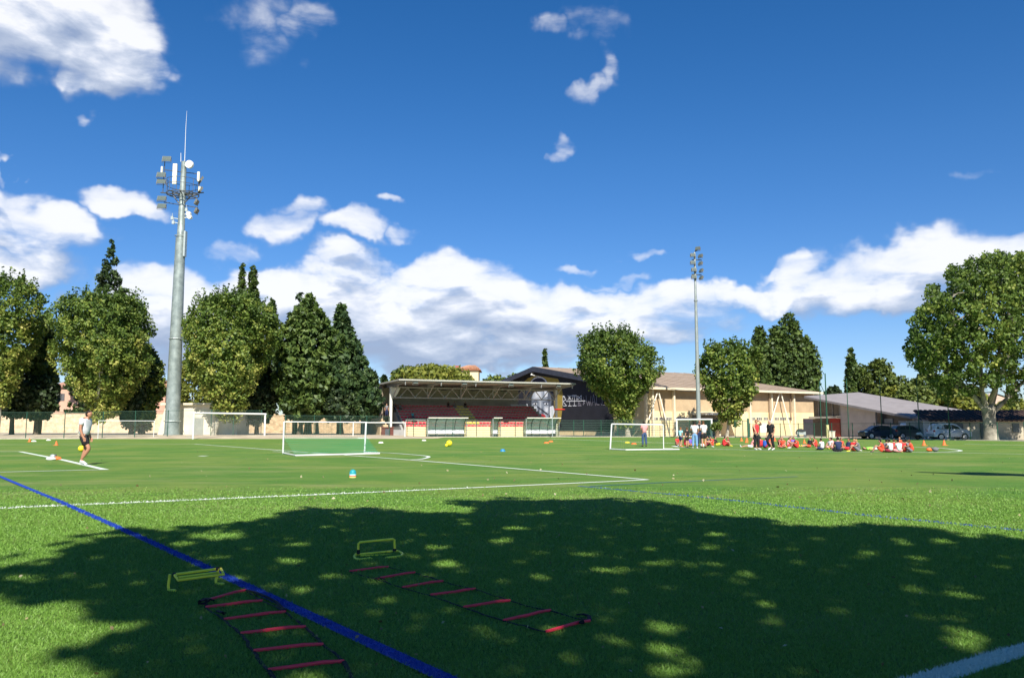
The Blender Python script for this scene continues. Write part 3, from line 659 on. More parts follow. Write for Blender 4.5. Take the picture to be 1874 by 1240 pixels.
def mast_left():
    Y = 95.0; x = XY(315, Y); z0 = zt(x, Y); k = Y / F
    root = thing('floodlight_mast', 'thick tapering grey floodlight mast crowded with aerials beside the left goals', 'mast', (x, Y, z0))
    def P(px, py, dy=0.0): p = PY(px, py, Y); return Vector((p.x - x, dy, p.z - z0))
    H = lambda py: P(315, py).z
    mb = MB(); n = 20
    prof = [(.95, -.3), (.95, .15), (.85, .16), (.56, H(440)), (.55, H(436)), (.43, H(432)), (.30, H(300)), (.30, H(296)), (.02, H(295))]
    mb.lathe([(r, z) for r, z in prof], n=n)
    mb.build('pole', M('mast_steel', (.20, .245, .24), .5, .2, 1.3, .12, metal=.2, spec=.4, col2=(.31, .36, .345)), root, True)
    b = MB()
    for z in (H(432), H(620), H(770)):
        b = MB(); b.lathe([(.66 if z > 20 else (.80 if z > 8 else .95), z-.05), (.70 if z > 20 else (.82 if z > 8 else .97), z), (.66 if z > 20 else (.80 if z > 8 else .95), z+.05)], n=n); b.build('flange', GALV, root)
    for pts, lab in (([P(338,295), P(340,235), P(342,203)], 0), ([P(331,296), P(331,280)], 0)):
        a = MB(); a.path([pts[0], pts[-1] if len(pts) < 3 else pts[1]] + ([pts[2]] if len(pts) > 2 else []), [.04, .026, .012][:len(pts)], 6); a.build('aerial', WPAINT, root)
    pl = MB()  # service platform with rails
    for rr_ in (1.85, 1.2): pl.path([(rr_*math.cos(t), rr_*math.sin(t), H(356)) for t in [i*math.pi/8 for i in range(17)]], .06, 5)
    for i in range(8): t = i*math.pi/4+.2; pl.tube((.3*math.cos(t), .3*math.sin(t), H(356)), (1.9*math.cos(t), 1.9*math.sin(t), H(355)), .07, n=5)
    for yy in (341, 331): pl.path([(1.85*math.cos(t), 1.85*math.sin(t), H(yy)) for t in [i*math.pi/8 for i in range(17)]], .035, 5)
    for i in range(12): t = i*math.pi/6; pl.tube((1.85*math.cos(t), 1.85*math.sin(t), H(354)), (1.85*math.cos(t), 1.85*math.sin(t), H(331)), .03, n=5)
    for s_ in (-1, 1): pl.path([(s_*.35, -.2, H(372)), (s_*1.0, -.1, H(360)), (s_*1.8, 0, H(356))], .08, 6); pl.tube((0, -.1, H(356)), (s_*2.6, -.15, H(353)), .07, n=6)
    pl.tube(P(300,370), P(362,380), .05, n=6); pl.tube(P(302,311), P(360,318), .05, n=6); pl.tube(P(298,352), P(302,290), .05, n=6); pl.tube(P(362,350), P(366,318), .05, n=6)
    pl.build('service_platform', STEELD, root)
    for (px, py, w, h) in ((323.5,321,.5,2.5), (364,324,.28,1.2), (297,312,.2,.9), (366,347,.24,.7)):
        c = P(px, py, -.55 if px in (323.5,) else -.1); a = MB(); a.box(c.x-w/2, c.x+w/2, c.y-.12, c.y+.12, c.z-h/2, c.z+h/2)
        a.build('antenna_panel', M('antenna_cream', (.72, .70, .58), .5, .06, 4), root, bevel=.03)
    for (px, py, r) in ((351.5,304.5,.48), (350,394,.28), (352,400,.26)):
        c = P(px, py, -.6); a = MB(); d = Vector((-.1, -1, 0)); a.tube(c, c + d*.3, r, r*.98, 20); a.tube(c - d*.5, c, .05, n=6); a.tube(P(340, py, -.4), c, .05, n=6); a.build('dish_antenna', WPAINT, root, True)
    for (px, py) in ((317,400), (319,408), (345,396), (343,385)):
        c = P(px, py, -.3); a = MB(); a.box(c.x-.14, c.x+.14, c.y-.1, c.y+.1, c.z-.2, c.z+.2); a.tube(c, P(333, py+2, -.1), .05, n=5); a.tube(c+Vector((0,0,.2)), c+Vector((0,0,.6)), .03, n=5); a.build('radio_unit', GALV, root)
    for (px, py, yaw, t) in ((307,293,.1,-.35), (297,322,.15,-.45), (297,334,.15,-.45), (298,365,.1,-.5), (298,379,.1,-.5), (370,330,-1.0,-.5), (369,349,-1.0,-.5), (362,371,-1.5,-.4), (362,387,-1.5,-.4)):
        floodlight(root, P(px, py, -.3), 1.0 if px < 310 else .85, .72, yaw, t)
    st = MB(); st.box(.55, .75, -.5, .1, H(470), H(424)); st.build('cable_box', GALV, root)
mast_left()
def mast_right():
    Y = 100.0; x = XY(1279, Y); z0 = 0
    root = thing('floodlight_mast', 'slim pale floodlight mast standing in front of the cream hall', 'mast', (x, Y, 0))
    def P(px, py, dy=0.0): p = PY(px, py, Y); return Vector((p.x - x, dy, p.z))
    H = lambda py: P(1279, py).z
    mb = MB(); mb.lathe([(.34,-.2),(.34,0),(.29,.05),(.17,H(552)),(.23,H(551)),(.23,H(549)),(.16,H(548)),(.11,H(462)),(.01,H(460))], n=16)
    o = mb.build('pole', M('pale_mast_steel', (.27,.30,.29), .5, .14, 2, .1, metal=.2), root, True)
    b = MB()
    for (y_, l) in ((475, .5), (502, .5)): b = MB(); b.tube(P(1266, y_, 0), P(1284, y_+1, 0), .06, n=6); b.build('crossbar', STEELD, root)
    b = MB(); b.tube(P(1272,460), P(1276,457), .08, n=6); b.build('top_arm', STEELD, root)
    for (px, py, yaw, t) in ((1276,456,-.7,-.4), (1267,468,.1,-.4), (1267,481.5,.1,-.4), (1281,469.5,-1.0,-.5), (1281,483,-1.1,-.5), (1269,494.5,.1,-.4), (1269,507.5,.1,-.4), (1282.5,496,-1.2,-.5), (1282.5,509,-1.2,-.5)):
        floodlight(root, P(px, py, -.3), .62, .48, yaw, t)
mast_right()
# ------------------------------------------------------------------ grandstand
CREAM = M('cream_render', (.62, .52, .33), .9, .10, .9, .2, col2=(.70, .60, .42))
SEATR = M('red_seat_plastic', (.72, .02, .05), .4, .12, 6); SEATY = M('yellow_seat_plastic', (.75, .55, .05), .4, .12, 6)
def stand():
    fr = Frame(-15.7, 105, 24); L = 24.0
    root = thing('grandstand', 'roofed grandstand with rows of red and yellow seats and a steel truss', 'grandstand', (fr.o.x, fr.o.y, 0), fr.a)
    CON_ = M('stand_concrete', (.33, .29, .22), .95, .2, 1.2, .3)
    m = MB()
    x0, x1 = 1.5, 22.6; rows = 8; p0 = -1.6; dy = .8; rz = .38; zb = 1.25
    prof = [(-2.0, -.05), (-2.0, zb), (-1.9, zb)]
    for i in range(rows): prof += [(p0 + .25 + i*dy, zb + i*rz), (p0 + .25 + i*dy, zb + (i+1)*rz)]
    prof += [(7.8, zb + rows*rz), (7.8, -.05)]
    m.prism(prof, 'x', x0, x1); m.build('terrace', CON_, root)
    fw = MB(); fw.box(x0-.02, x1+.02, -2.12, -2.004, -.05, zb+.06); fw.build('front_wall', M('stand_front_wall', (.72, .58, .34), .9, .1, .8, .2), root)
    w = MB(); w.box(-.2, L-2.2, 8.0, 8.3, -.1, 6.85); w.build('back_wall', M('stand_back_wall', (.46, .42, .34), .95, .2, .8), root)
    w = MB(); w.box(-.35, -.15, 3.2, 7.99, 2.0, 6.8); w.build('side_wall', M('stand_side_wall', (.26, .21, .16), .95, .2, .8), root)
    # stair block at the left end
    s = MB(); sp = [(8.3, -.1), (8.3, 3.7)]
    n = 9
    for i in range(n): yy = 6.6 - i*.85; zz = 3.7 - i*.27; sp += [(yy, zz), (yy, zz-.27)]
    sp += [(-2.0, 1.27), (-2.0, -.1)]
    s.prism(sp, 'x', -1.9, -.36); s.build('stair_wall', M('stair_render', (.50, .38, .24), .95, .16, 1, .3), root)
    w = MB(); w.box(-.34, 1.48, -1.7, 3, -.1, .9); w.prism([(-1.0,.9),(3.0,.9),(3.0,3.2),(2.2,3.2)], 'x', 1.2, 1.46); w.build('stair_ramp', M('grey_ramp', (.30,.30,.29), .9, .15, 1), root)
    # roof
    rf = MB(); yF, yB = -5.7, 8.4; zF, zB = 7.12, 6.98; a, b = -.5, L + .1; nn = 96
    vs = []
    for j, (yy, zz) in enumerate(((yF, zF), (yB, zB))):
        for i in range(nn*2+1):
            xx = a + (b-a)*i/(nn*2); vs.append((xx, yy, zz + (.05 if i % 2 else 0)))
    k = nn*2+1; fs = [(i, i+1, k+i+1, k+i) for i in range(k-1)]
    vs2 = [(v[0], v[1], v[2]-.02) for v in vs]; fs2 = [(2*k+i, 3*k+i, 3*k+i+1, 2*k+i+1) for i in range(k-1)]
    rf.add(vs + vs2, fs + fs2 + [(i, 2*k+i, 2*k+i+1, i+1) for i in range(k-1)])
    rf.build('roof', M('roof_sheet', (.42, .43, .40), .6, .15, 1.5), root)
    un = MB(); un.box(a+.05, b-.05, yF+.1, yB-.1, 6.86, 6.90); un.build('roof_lining', M('roof_lining', (.30, .30, .28), .9, .15, 2), root)
    fa = MB(); fa.box(a, b, yF-.06, yF, zF-.15, zF-.01); fa.hexa([(a-.08,yF,zF-.16),(a-.003,yF,zF-.16),(a-.003,yB,zB-.16),(a-.08,yB,zB-.16),(a-.08,yF,zF+.03),(a-.003,yF,zF+.03),(a-.003,yB,zB+.03),(a-.08,yB,zB+.03)]); fa.build('fascia', M('pale_fascia', (.42,.41,.35), .6, .1, 2), root)
    for i in range(6):
        xx = .3 + i * (L-.6)/5; bm_ = MB(); z1 = 6.85
        bm_.prism([(yF+.25, z1), (8.0, z1), (8.0, z1-.42), (0, z1-.42), (yF+.25, z1-.14)], 'x', xx-.06, xx+.06)
        bm_.prism([(yF+.1, z1-.02), (yF+.35, z1-.02), (yF+.25, z1-.42)], 'x', xx-.05, xx+.05)
        bm_.build('roof_beam', M('beam_grey', (.30,.31,.31), .6, .1, 2), root)
    for xx, sh in ((0.0, 1), (L, 0)):
        p = MB(); p.box(xx-.16, xx+.16, -.16, .16, -.1, 6.42)
        if sh: p.prism([(xx+.16, 6.4), (xx+1.3, 6.4), (xx+.9, 5.6), (xx+.5, 5.0), (xx+.16, 4.9)], 'y', -.05, .05)
        p.build('post', M('post_white', (.72,.70,.62), .6, .06, 2), root)
    tr = MB(); TG = M('truss_grey', (.33,.33,.32), .6, .12, 2); zt0, zt1 = 5.12, 6.3
    tr.box(.17, L-.17, -.1, .1, zt0-.13, zt0); tr.box(.17, L-.17, -.1, .1, zt1, zt1+.16)
    np_ = 11; pw = (L-1.4)/np_
    for i in range(np_):
        xa = 1.2 + i*pw; tr.tube((xa, 0, zt0), (xa+pw/2, 0, zt1), .06, n=6); tr.tube((xa+pw/2, 0, zt1), (xa+pw, 0, zt0), .06, n=6)
    for i in range(1, 6): xx = .3 + i*(L-.6)/5; tr.box(xx-.05, xx+.05, -.05, .05, zt0, zt1)
    tr.build('truss', TG, root)
    for i in range(6):
        xx = .3 + i * (L-.6)/5; t2 = MB(); t2.tube((xx, 0, 5.1), (xx, -2.6, 6.75), .075, n=6); t2.build('roof_strut', TG, root)
    for xx in (1.6, 8.1, 14.6, 21.6): floodlight(root, (xx, yF+.25, 6.7), .62, .4, 0, -.7)
    # seats: front rows singly, the rest as one
    sp_ = .5; seatm = {}
    def seat_geo(mb, x, y, z, mi=0):
        mb.box(x-.20, x+.20, y-.02, y+.34, z+.02, z+.075, mi); mb.hexa([(x-.2,y+.32,z+.06),(x+.2,y+.32,z+.06),(x+.2,y+.37,z+.06),(x-.2,y+.37,z+.06),(x-.19,y+.40,z+.34),(x+.19,y+.40,z+.34),(x+.19,y+.44,z+.34),(x-.19,y+.44,z+.34)], mi)
    protos = []
    for mt in (SEATR, SEATY):
        mb = MB(); seat_geo(mb, 0, 0, 0); o = mb.build('seat', mt, root); protos.append(o)
    used = [False, False]; cnt = 0; rest = MB(); ncol = int((x1-x0-.3)/sp_)
    xs_ = [x0 + .35 + sp_*i for i in range(ncol)]
    for i in range(rows):
        y = p0 - .12 + i*dy; z = zb + i*rz + .04
        for j, xx in enumerate(xs_):
            yel = (i >= 1) and 17 <= j <= 20
            if i < 2 and cnt < 100 or (i == 2 and cnt < 100):
                cnt += 1; q = protos[yel]
                if used[yel]: c = q.copy(); COL.objects.link(c); c.parent = root
                else: c = q; used[yel] = True
                c.location = (xx, y, z)
            else: seat_geo(rest, xx, y, z, int(yel))
    tag(rest.build('seats', [SEATR, SEATY], root), kind='stuff')
    rl = MB()
    rl.tube((x0, -1.95, 2.15), (x0+2.6, -1.95, 2.15), .03, n=5)
    for i in range(14): xx = x0 + i*1.6; rl.tube((xx, -1.95, 1.25), (xx, -1.95, 2.15 if i < 3 else 1.6), .03, n=5)
    for i in range(3, 8): rl.tube((x0-.1, p0+i*dy, zb+i*rz+.5), (x0+ncol*sp_, p0+i*dy, zb+i*rz+.5), .012, n=4)
    rl.tube((x0-.1, -1.3, 1.5), (x0-.1, 4.6, 5.0), .04, n=5)
    rl.build('handrail', GALV, root)
    bb = fr.on_front(949, 742, 6.0); b2 = MB(); b2.box(bb.x-1.3, bb.x+1.3, 5.9, 6.0, bb.z-.18, bb.z+.2); b2.build('white_panel', WPAINT, root)
    return fr, root
SF, stand_root = stand()
# cabinet below the stairs, piled stones
c = SF.o + SF.u * 1.3 + SF.v * -2.9
cb = thing('storage_cabinet', 'brown metal cabinet standing under the grandstand stairs', 'cabinet', (XY(709, 101.5), 101.5, 0), R(10))
m = MB(); m.box(-.75,.75,-.3,.3,0,1.2); m.build('body', M('brown_metal', (.12,.04,.03), .6, .2, 3), cb)
m = MB(); m.box(-.82,.82,-.38,.38,1.2,1.27); m.build('top', M('brown_metal_top', (.2,.07,.05), .6, .2, 3), cb)
m = MB(); m.box(-.28,.28,-.33,-.302,.05,1.0); m.build('door', STEELD, cb)

# ------------------------------------------------------------------ sports hall
HF = Frame(19.0, 112.0, 29); HL = 32.9; HW = 59.8; ZE = 6.55; ZR = 11.2
def hall():
    root = thing('sports_hall', 'long cream sports hall with black mural gable and pale brown roof', 'hall', (HF.o.x, HF.o.y, 0), HF.a)
    ROOF = M('hall_roof', (.31, .235, .17), .85, .12, .35, .2, col2=(.38, .295, .22))
    FAC = M('hall_upper_panel', (.45, .335, .205), .9, .12, .8, .1); LOW = M('hall_lower_wall', (.70, .57, .33), .9, .13, .6, .1)
    TRIM = M('hall_trim', (.66, .58, .42), .7, .1, 1.5)
    zd = HF.on_front(1300, 753).z
    w = MB(); w.prism([(0, -.1), (HW, -.1), (HW, ZE), (HW/2, ZR), (0, ZE)], 'x', HL-.3, HL); w.prism([(0, -.1), (HW, -.1), (HW, ZE), (HW/2, ZR), (0, ZE)], 'x', 0, .3)
    w.build('gable_wall', LOW, root)
    w = MB(); w.box(.301, HL-.301, 0, .3, -.1, zd); w.build('lower_wall', LOW, root)
    w = MB(); w.box(.301, HL-.301, .05, .3, zd+.001, ZE); w.build('upper_wall', FAC, root)
    r = MB(); ov = .9; e0 = -1.15
    sl = (ZR-ZE)/(HW/2)
    r.hexa([(-1.0,e0,ZE+sl*e0+.12),(HL+.6,e0,ZE+sl*e0+.12),(HL+.6,HW/2,ZR+.12),(-1.0,HW/2,ZR+.12),(-1.0,e0,ZE+sl*e0+.27),(HL+.6,e0,ZE+sl*e0+.27),(HL+.6,HW/2,ZR+.27),(-1.0,HW/2,ZR+.27)])
    r.hexa([(-1.0,HW/2+.001,ZR+.12),(HL+.6,HW/2+.001,ZR+.12),(HL+.6,HW-e0,ZE+sl*e0+.12),(-1.0,HW-e0,ZE+sl*e0+.12),(-1.0,HW/2+.001,ZR+.27),(HL+.6,HW/2+.001,ZR+.27),(HL+.6,HW-e0,ZE+sl*e0+.27),(-1.0,HW-e0,ZE+sl*e0+.27)])
    for i in range(15):
        xx = -.9 + i*2.35
        r.hexa([(xx,e0,ZE+sl*e0+.271),(xx+.10,e0,ZE+sl*e0+.271),(xx+.10,HW/2-.2,ZR+.24),(xx,HW/2-.2,ZR+.24),(xx,e0,ZE+sl*e0+.33),(xx+.10,e0,ZE+sl*e0+.33),(xx+.10,HW/2-.2,ZR+.30),(xx,HW/2-.2,ZR+.30)])
    r.build('roof', ROOF, root)
    g_ = MB(); g_.box(-1.0, HL+.6, e0-.09, e0-.003, ZE+sl*e0+.02, ZE+sl*e0+.32); g_.build('gutter', TRIM, root)
    f = MB()   # dark verge board
    for (ya, yb, za, zb_) in ((e0, HW/2, ZE+sl*e0, ZR), (HW/2+.001, HW-e0, ZR, ZE+sl*e0)):
        f.hexa([(-1.15,ya,za-.55),(-1.003,ya,za-.55),(-1.003,yb,zb_-.55),(-1.15,yb,zb_-.55),(-1.15,ya,za+.29),(-1.003,ya,za+.29),(-1.003,yb,zb_+.29),(-1.15,yb,zb_+.29)])
    f.build('verge_board', M('verge_dark', (.045,.05,.07), .7, .2, 1), root)
    # pilasters and A-frame braces
    for px in (1181, 1193, 1232, 1314, 1371, 1411, 1452):
        xx = HF.on_front(px, 780).x; p = MB(); p.box(xx-.14, xx+.14, -.42, -.002, -.1, ZE-.1); p.build('pilaster', TRIM, root)
    dp = MB(); 
    for px in (1408, 1447): xx = HF.on_front(px, 780).x; dp.tube((xx-.15,-.3,2.2), (xx-.15,-.3,ZE-.3), .07, n=7)
    dp.build('drain_pipe', M('brown_pipe', (.22,.15,.10), .6, .1, 2), root)
    for ax, fl, frr, pf, pr in ((1203, 1187, 1226, 768, 793), (1427, 1410, 1449, 775, 797)):
        A = HF.on_front(ax, 718, -.6); B = HF.on_front(fl, pf, -.9); C_ = HF.on_front(frr, pr, -1.4)
        p = MB(); p.tube(A, (B.x, -.9, max(B.z,0)), .09, n=7); p.tube(A + Vector((.25,0,0)), (C_.x, -1.4, 0), .10, n=7); p.build('brace', M('brace_white', (.70,.66,.54), .6, .08, 2), root)
    # strip windows
    for a, b in ((1190,1204),(1206,1217),(1219,1229),(1236,1247),(1249,1262),(1300,1312),(1374,1382),(1384,1394),(1397,1405),(1417,1425),(1427,1438),(1440,1449)):
        p0 = HF.on_front(a, 768.5); p1 = HF.on_front(b, 763)
        wn = MB(); wn.box(p0.x, p1.x, -.05, -.003, p0.z, p1.z); o = wn.build('window', M('window_frame_grey', (.55,.53,.45), .6, .1, 2), root)
        q = MB(); nq = 3; ww = (p1.x-p0.x)/nq
        for i in range(nq): q.box(p0.x+ww*i+.06, p0.x+ww*(i+1)-.06, -.07, -.052, p0.z+.06, p1.z-.06)
        q.build('pane', M('dark_pane', (.10,.10,.09), .2, .3, 2, spec=.6), o)
    # entrance porch
    a = HF.on_front(1287, 780, -2.2).x; b = HF.on_front(1352, 780, -2.2).x
    p = MB(); p.box(a, b, -3.2, -.004, 2.95, 3.25); p.build('canopy', M('canopy_white', (.72,.70,.62), .7, .08, 1), root)
    p = MB(); p.box(a, b-2.5, -.25, -.06, .0, 2.9); p.build('entrance_recess', M('entrance_grey', (.20,.19,.17), .8, .15, 1.4), root)
    for i in range(3):
        d_ = MB(); xx = a + 1.4 + i*1.1; d_.box(xx, xx+1.0, -.33, -.252, .02, 2.3); o = d_.build('door', M('door_teal', (.04,.09,.09), .4, .2, 2), root)
        h = MB(); h.box(xx+.82, xx+.88, -.38, -.331, .9, 1.3); h.build('door_handle', GALV, o)
    # dark doorway with red panel at the right end
    x0 = HF.on_front(1470, 780).x; x1 = HF.on_front(1487, 780).x
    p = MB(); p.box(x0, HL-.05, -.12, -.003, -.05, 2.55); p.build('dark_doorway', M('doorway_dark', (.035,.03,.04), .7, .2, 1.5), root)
    p = MB(); p.box(HF.on_front(1391,780).x, HF.on_front(1404,780).x, -.035, -.003, HF.on_front(1397,791).z, HF.on_front(1397,774).z); p.build('white_notice', WPAINT, root)
    # ---- painted gable (plane local x = 0)
    def Wp(px, py, off): q = HF.on_side(px, py, -off); return Vector((-off, q.y, q.z))
    def flat(name, polys, off, mat, th=.012):
        mb = MB()
        for poly in polys:
            P = [Wp(a, b, off) for a, b in poly]; Q = [Wp(a, b, off - th) for a, b in poly]; n = len(P)
            mb.add([(-off, p.y, p.z) for p in P] + [(-off + th, q.y, q.z) for q in P], [tuple(range(n)), tuple(range(2*n-1, n-1, -1))] + [(i, n+i, n+(i+1)%n, (i+1)%n) for i in range(n)])
        return mb.build(name, mat, root)
    BLK = M('mural_black', (.017, .018, .026), .8, .25, .6)
    yb = HF.on_side(1123, 760, 0).y
    mb = MB(); zz = ZE + sl*yb; mb.prism([(yb, .62), (HW, .62), (HW, ZE), (HW/2, ZR), (yb, zz)], 'x', -.03, -.002); mb.build('black_mural', BLK, root)
    OCH = M('mural_ochre', (.34, .25, .05), .85, .15, .8)
    def arc(cx, cy, rx, ry, t0, t1, n=18): return [(cx + rx*math.cos(R(t)), cy - ry*math.sin(R(t))) for t in [t0 + (t1-t0)*i/n for i in range(n+1)]]
    band = arc(985, 748, 44, 66, 62, -42) + arc(985, 748, 30, 62, -42, 62)
    flat('ochre_ring', [[(1003,690),(1021,693),(1027,706),(1030,722),(1029,748),(1026,770),(1016,792),(1009,800),(1013,770),(1014,745),(1013,718),(1008,700)],
                        [(957,700),(966,692),(980,686),(1003,690),(1008,700),(1006,706),(997,700),(985,689),(975,692),(968,706),(955,712)]], .05, OCH)
    flat('mural_arch', [arc(986, 703, 15, 15, 0, 180)], .065, M('mural_navy', (.02,.02,.045), .8, .2, 1))
    flat('mural_white_arc', [arc(986, 704, 16, 15, 20, 160) + arc(986, 704, 14.3, 13, 160, 20)], .085, M('mural_white', (.62,.62,.66), .8, .15, 1))
    GR = [M('mural_grey%d' % i, c, .85, .12, .7) for i, c in enumerate([(.03,.035,.045), (.12,.14,.18), (.26,.30,.36), (.48,.52,.58), (.72,.75,.80)])]
    face = [(976,716),(983,712),(1000,711),(1006,716),(1009,732),(1008,750),(1004,762),(998,772),(990,774),(982,768),(976,756),(973,742),(973,728)]
    flat('mural_portrait_ground', [[(962,708),(1011,706),(1013,745),(1012,775),(1004,798),(964,798)]], .045, GR[0])
    flat('mural_face', [face], .06, GR[2])
    flat('mural_face_light', [[(976,718),(984,714),(993,713),(992,730),(984,731),(976,731)], [(975,742),(982,743),(984,752),(984,763),(979,757)], [(996,743),(1005,742),(1005,752),(1000,762),(995,757)], [(987,733),(990,733),(991,752),(988,753)]], .075, GR[3])
    flat('mural_face_highlight', [[(979,717),(988,715),(990,726),(980,727)], [(996,714),(1002,715),(1004,724),(997,727)], [(977,745),(981,746),(982,752),(979,752)], [(998,746),(1003,746),(1002,753),(998,755)], [(986.5,758),(992,758),(991,760),(987,760)]], .09, GR[4])
    flat('mural_shadow', [[(973,733),(983,732),(985,736),(974,737)], [(993,735),(1005,731),(1007,735),(995,738)], [(984,748),(987,745),(987,755),(983,757)], [(991,745),(994,748),(995,756),(991,755)], [(983,760),(996,760),(994,768),(990,771),(985,768)], [(1003,712),(1008,720),(1009,745),(1004,764),(1004,742),(1002,726)]], .10, GR[1])
    for ex in (979.5, 999.5):
        flat('mural_eye', [arc(ex, 738.5, 3.6, 1.9, 0, 360, 12)[:-1]], .115, GR[4]); flat('mural_pupil', [arc(ex+.4, 738.4, 1.5, 1.6, 0, 360, 10)[:-1]], .125, GR[0])
    flat('mural_ribbon', [[(964,740),(967,746),(972,748),(978,756),(984,762),(983,766),(973,760),(965,756)], [(983,742),(1003,757),(1002,758.5),(983,744)]], .135, GR[0])
    flat('mural_red_cloth', [[(985,762),(992,757),(997,759),(1001,770),(1001,780),(994,778),(988,771)]], .145, M('mural_red', (.5,.03,.04), .8, .2, 1))
    flat('mural_white_flower', [[(1006,744),(1012,742),(1015,752),(1012,762),(1008,768),(1006,758)], [(1004,780),(1008,770),(1012,776),(1014,796),(1006,797)], [(964,738),(967,745),(969,752),(965,752)]], .15, GR[4])
    # lettering RITE WALLZ in thin angular strokes
    def strokes(segs, mat, w=.85, off=.07):
        mb = MB()
        for s_ in segs:
            for (a, b) in zip(s_[:-1], s_[1:]):
                p = Wp(*a, off); q = Wp(*b, off); d = (q-p).normalized(); nn = Vector((0, -d.z, d.y)) * (w*.5*.082)
                mb.add([p-nn, q-nn, q+nn, p+nn], [(0,1,2,3)]); 
        return mb.build('mural_lettering', mat, root)
    T, B, Mi = 723, 742, 733
    strokes([[(1030,B),(1030,724),(1036,731),(1030,734),(1037,742),(1031,742.5)], [(1031,724),(1034,726)], [(1042.5,734),(1042.5,742)], [(1039.5,742.4),(1046,742.4)],
             [(1039,723),(1045.5,731.5)], [(1045.5,723),(1039,731.5)], [(1042.3,723),(1042.3,731.5)], [(1047.5,731.5),(1047.5,723.2),(1055,723.2),(1055,731.5)], [(1049.5,725.5),(1053,725.5)], [(1051.2,724),(1051.2,742)],
             [(1048,742),(1055,742)], [(1057,731),(1057,724),(1064,731),(1064,723),(1057,731)], [(1036,734),(1071,733)]], M('letter_white', (.75,.75,.78), .8, .1, 1), 1.25)
    strokes([[(1058.5,733),(1058.5,740),(1063.5,740)], [(1058.5,736.5),(1062,736.5)], [(1068,726),(1068,741)], [(1066.5,733),(1070,737),(1066.5,740)], [(1072.5,723),(1073.5,734),(1075.5,742),(1077.5,733),(1079.5,742),(1081.5,724)],
             [(1083,742),(1086,721),(1090,742)], [(1084,735),(1089,734.5)], [(1091.5,724),(1092,740),(1097,740)], [(1099,737),(1102,741),(1102,721),(1103,727)], [(1104,740.5),(1108.5,740.5)], [(1109,729),(1110,740),(1112.5,733),(1110,731)], [(1112.5,730),(1118,729.5),(1113,741),(1120,739)], [(1057,742),(1064,742)]], M('letter_grey', (.30,.28,.33), .8, .15, 1), 1.0)
    # strip light above the arch
    lp = Wp(975, 683, .5); m2 = MB(); m2.tube(lp, lp + Vector((-.9, -1.0, -.3)), .2, .1, 10); m2.tube(lp + Vector((-.9,-1.0,-.3)), lp + Vector((.45, -2.0, -.7)), .06, n=6); m2.build('wall_lamp', WPAINT, root)
    return root
hall()
# basketball backboard seen edge-on, red
b0 = PY(1024, 749, 101)
bk = thing('red_canopy', 'flat red oval board on a pole beside the black mural', 'board', (b0.x, 101, 0))
m = MB(); m.sphere((0, 0, b0.z), .5, 18, 8, (1.45, .7, .22)); m.build('board', M('red_board', (.55,.03,.02), .5, .1, 3), bk, True)
m = MB(); m.tube((-.9, .1, -.05), (-.9, .1, b0.z), .05, n=7); m.build('pole', GALV, bk)

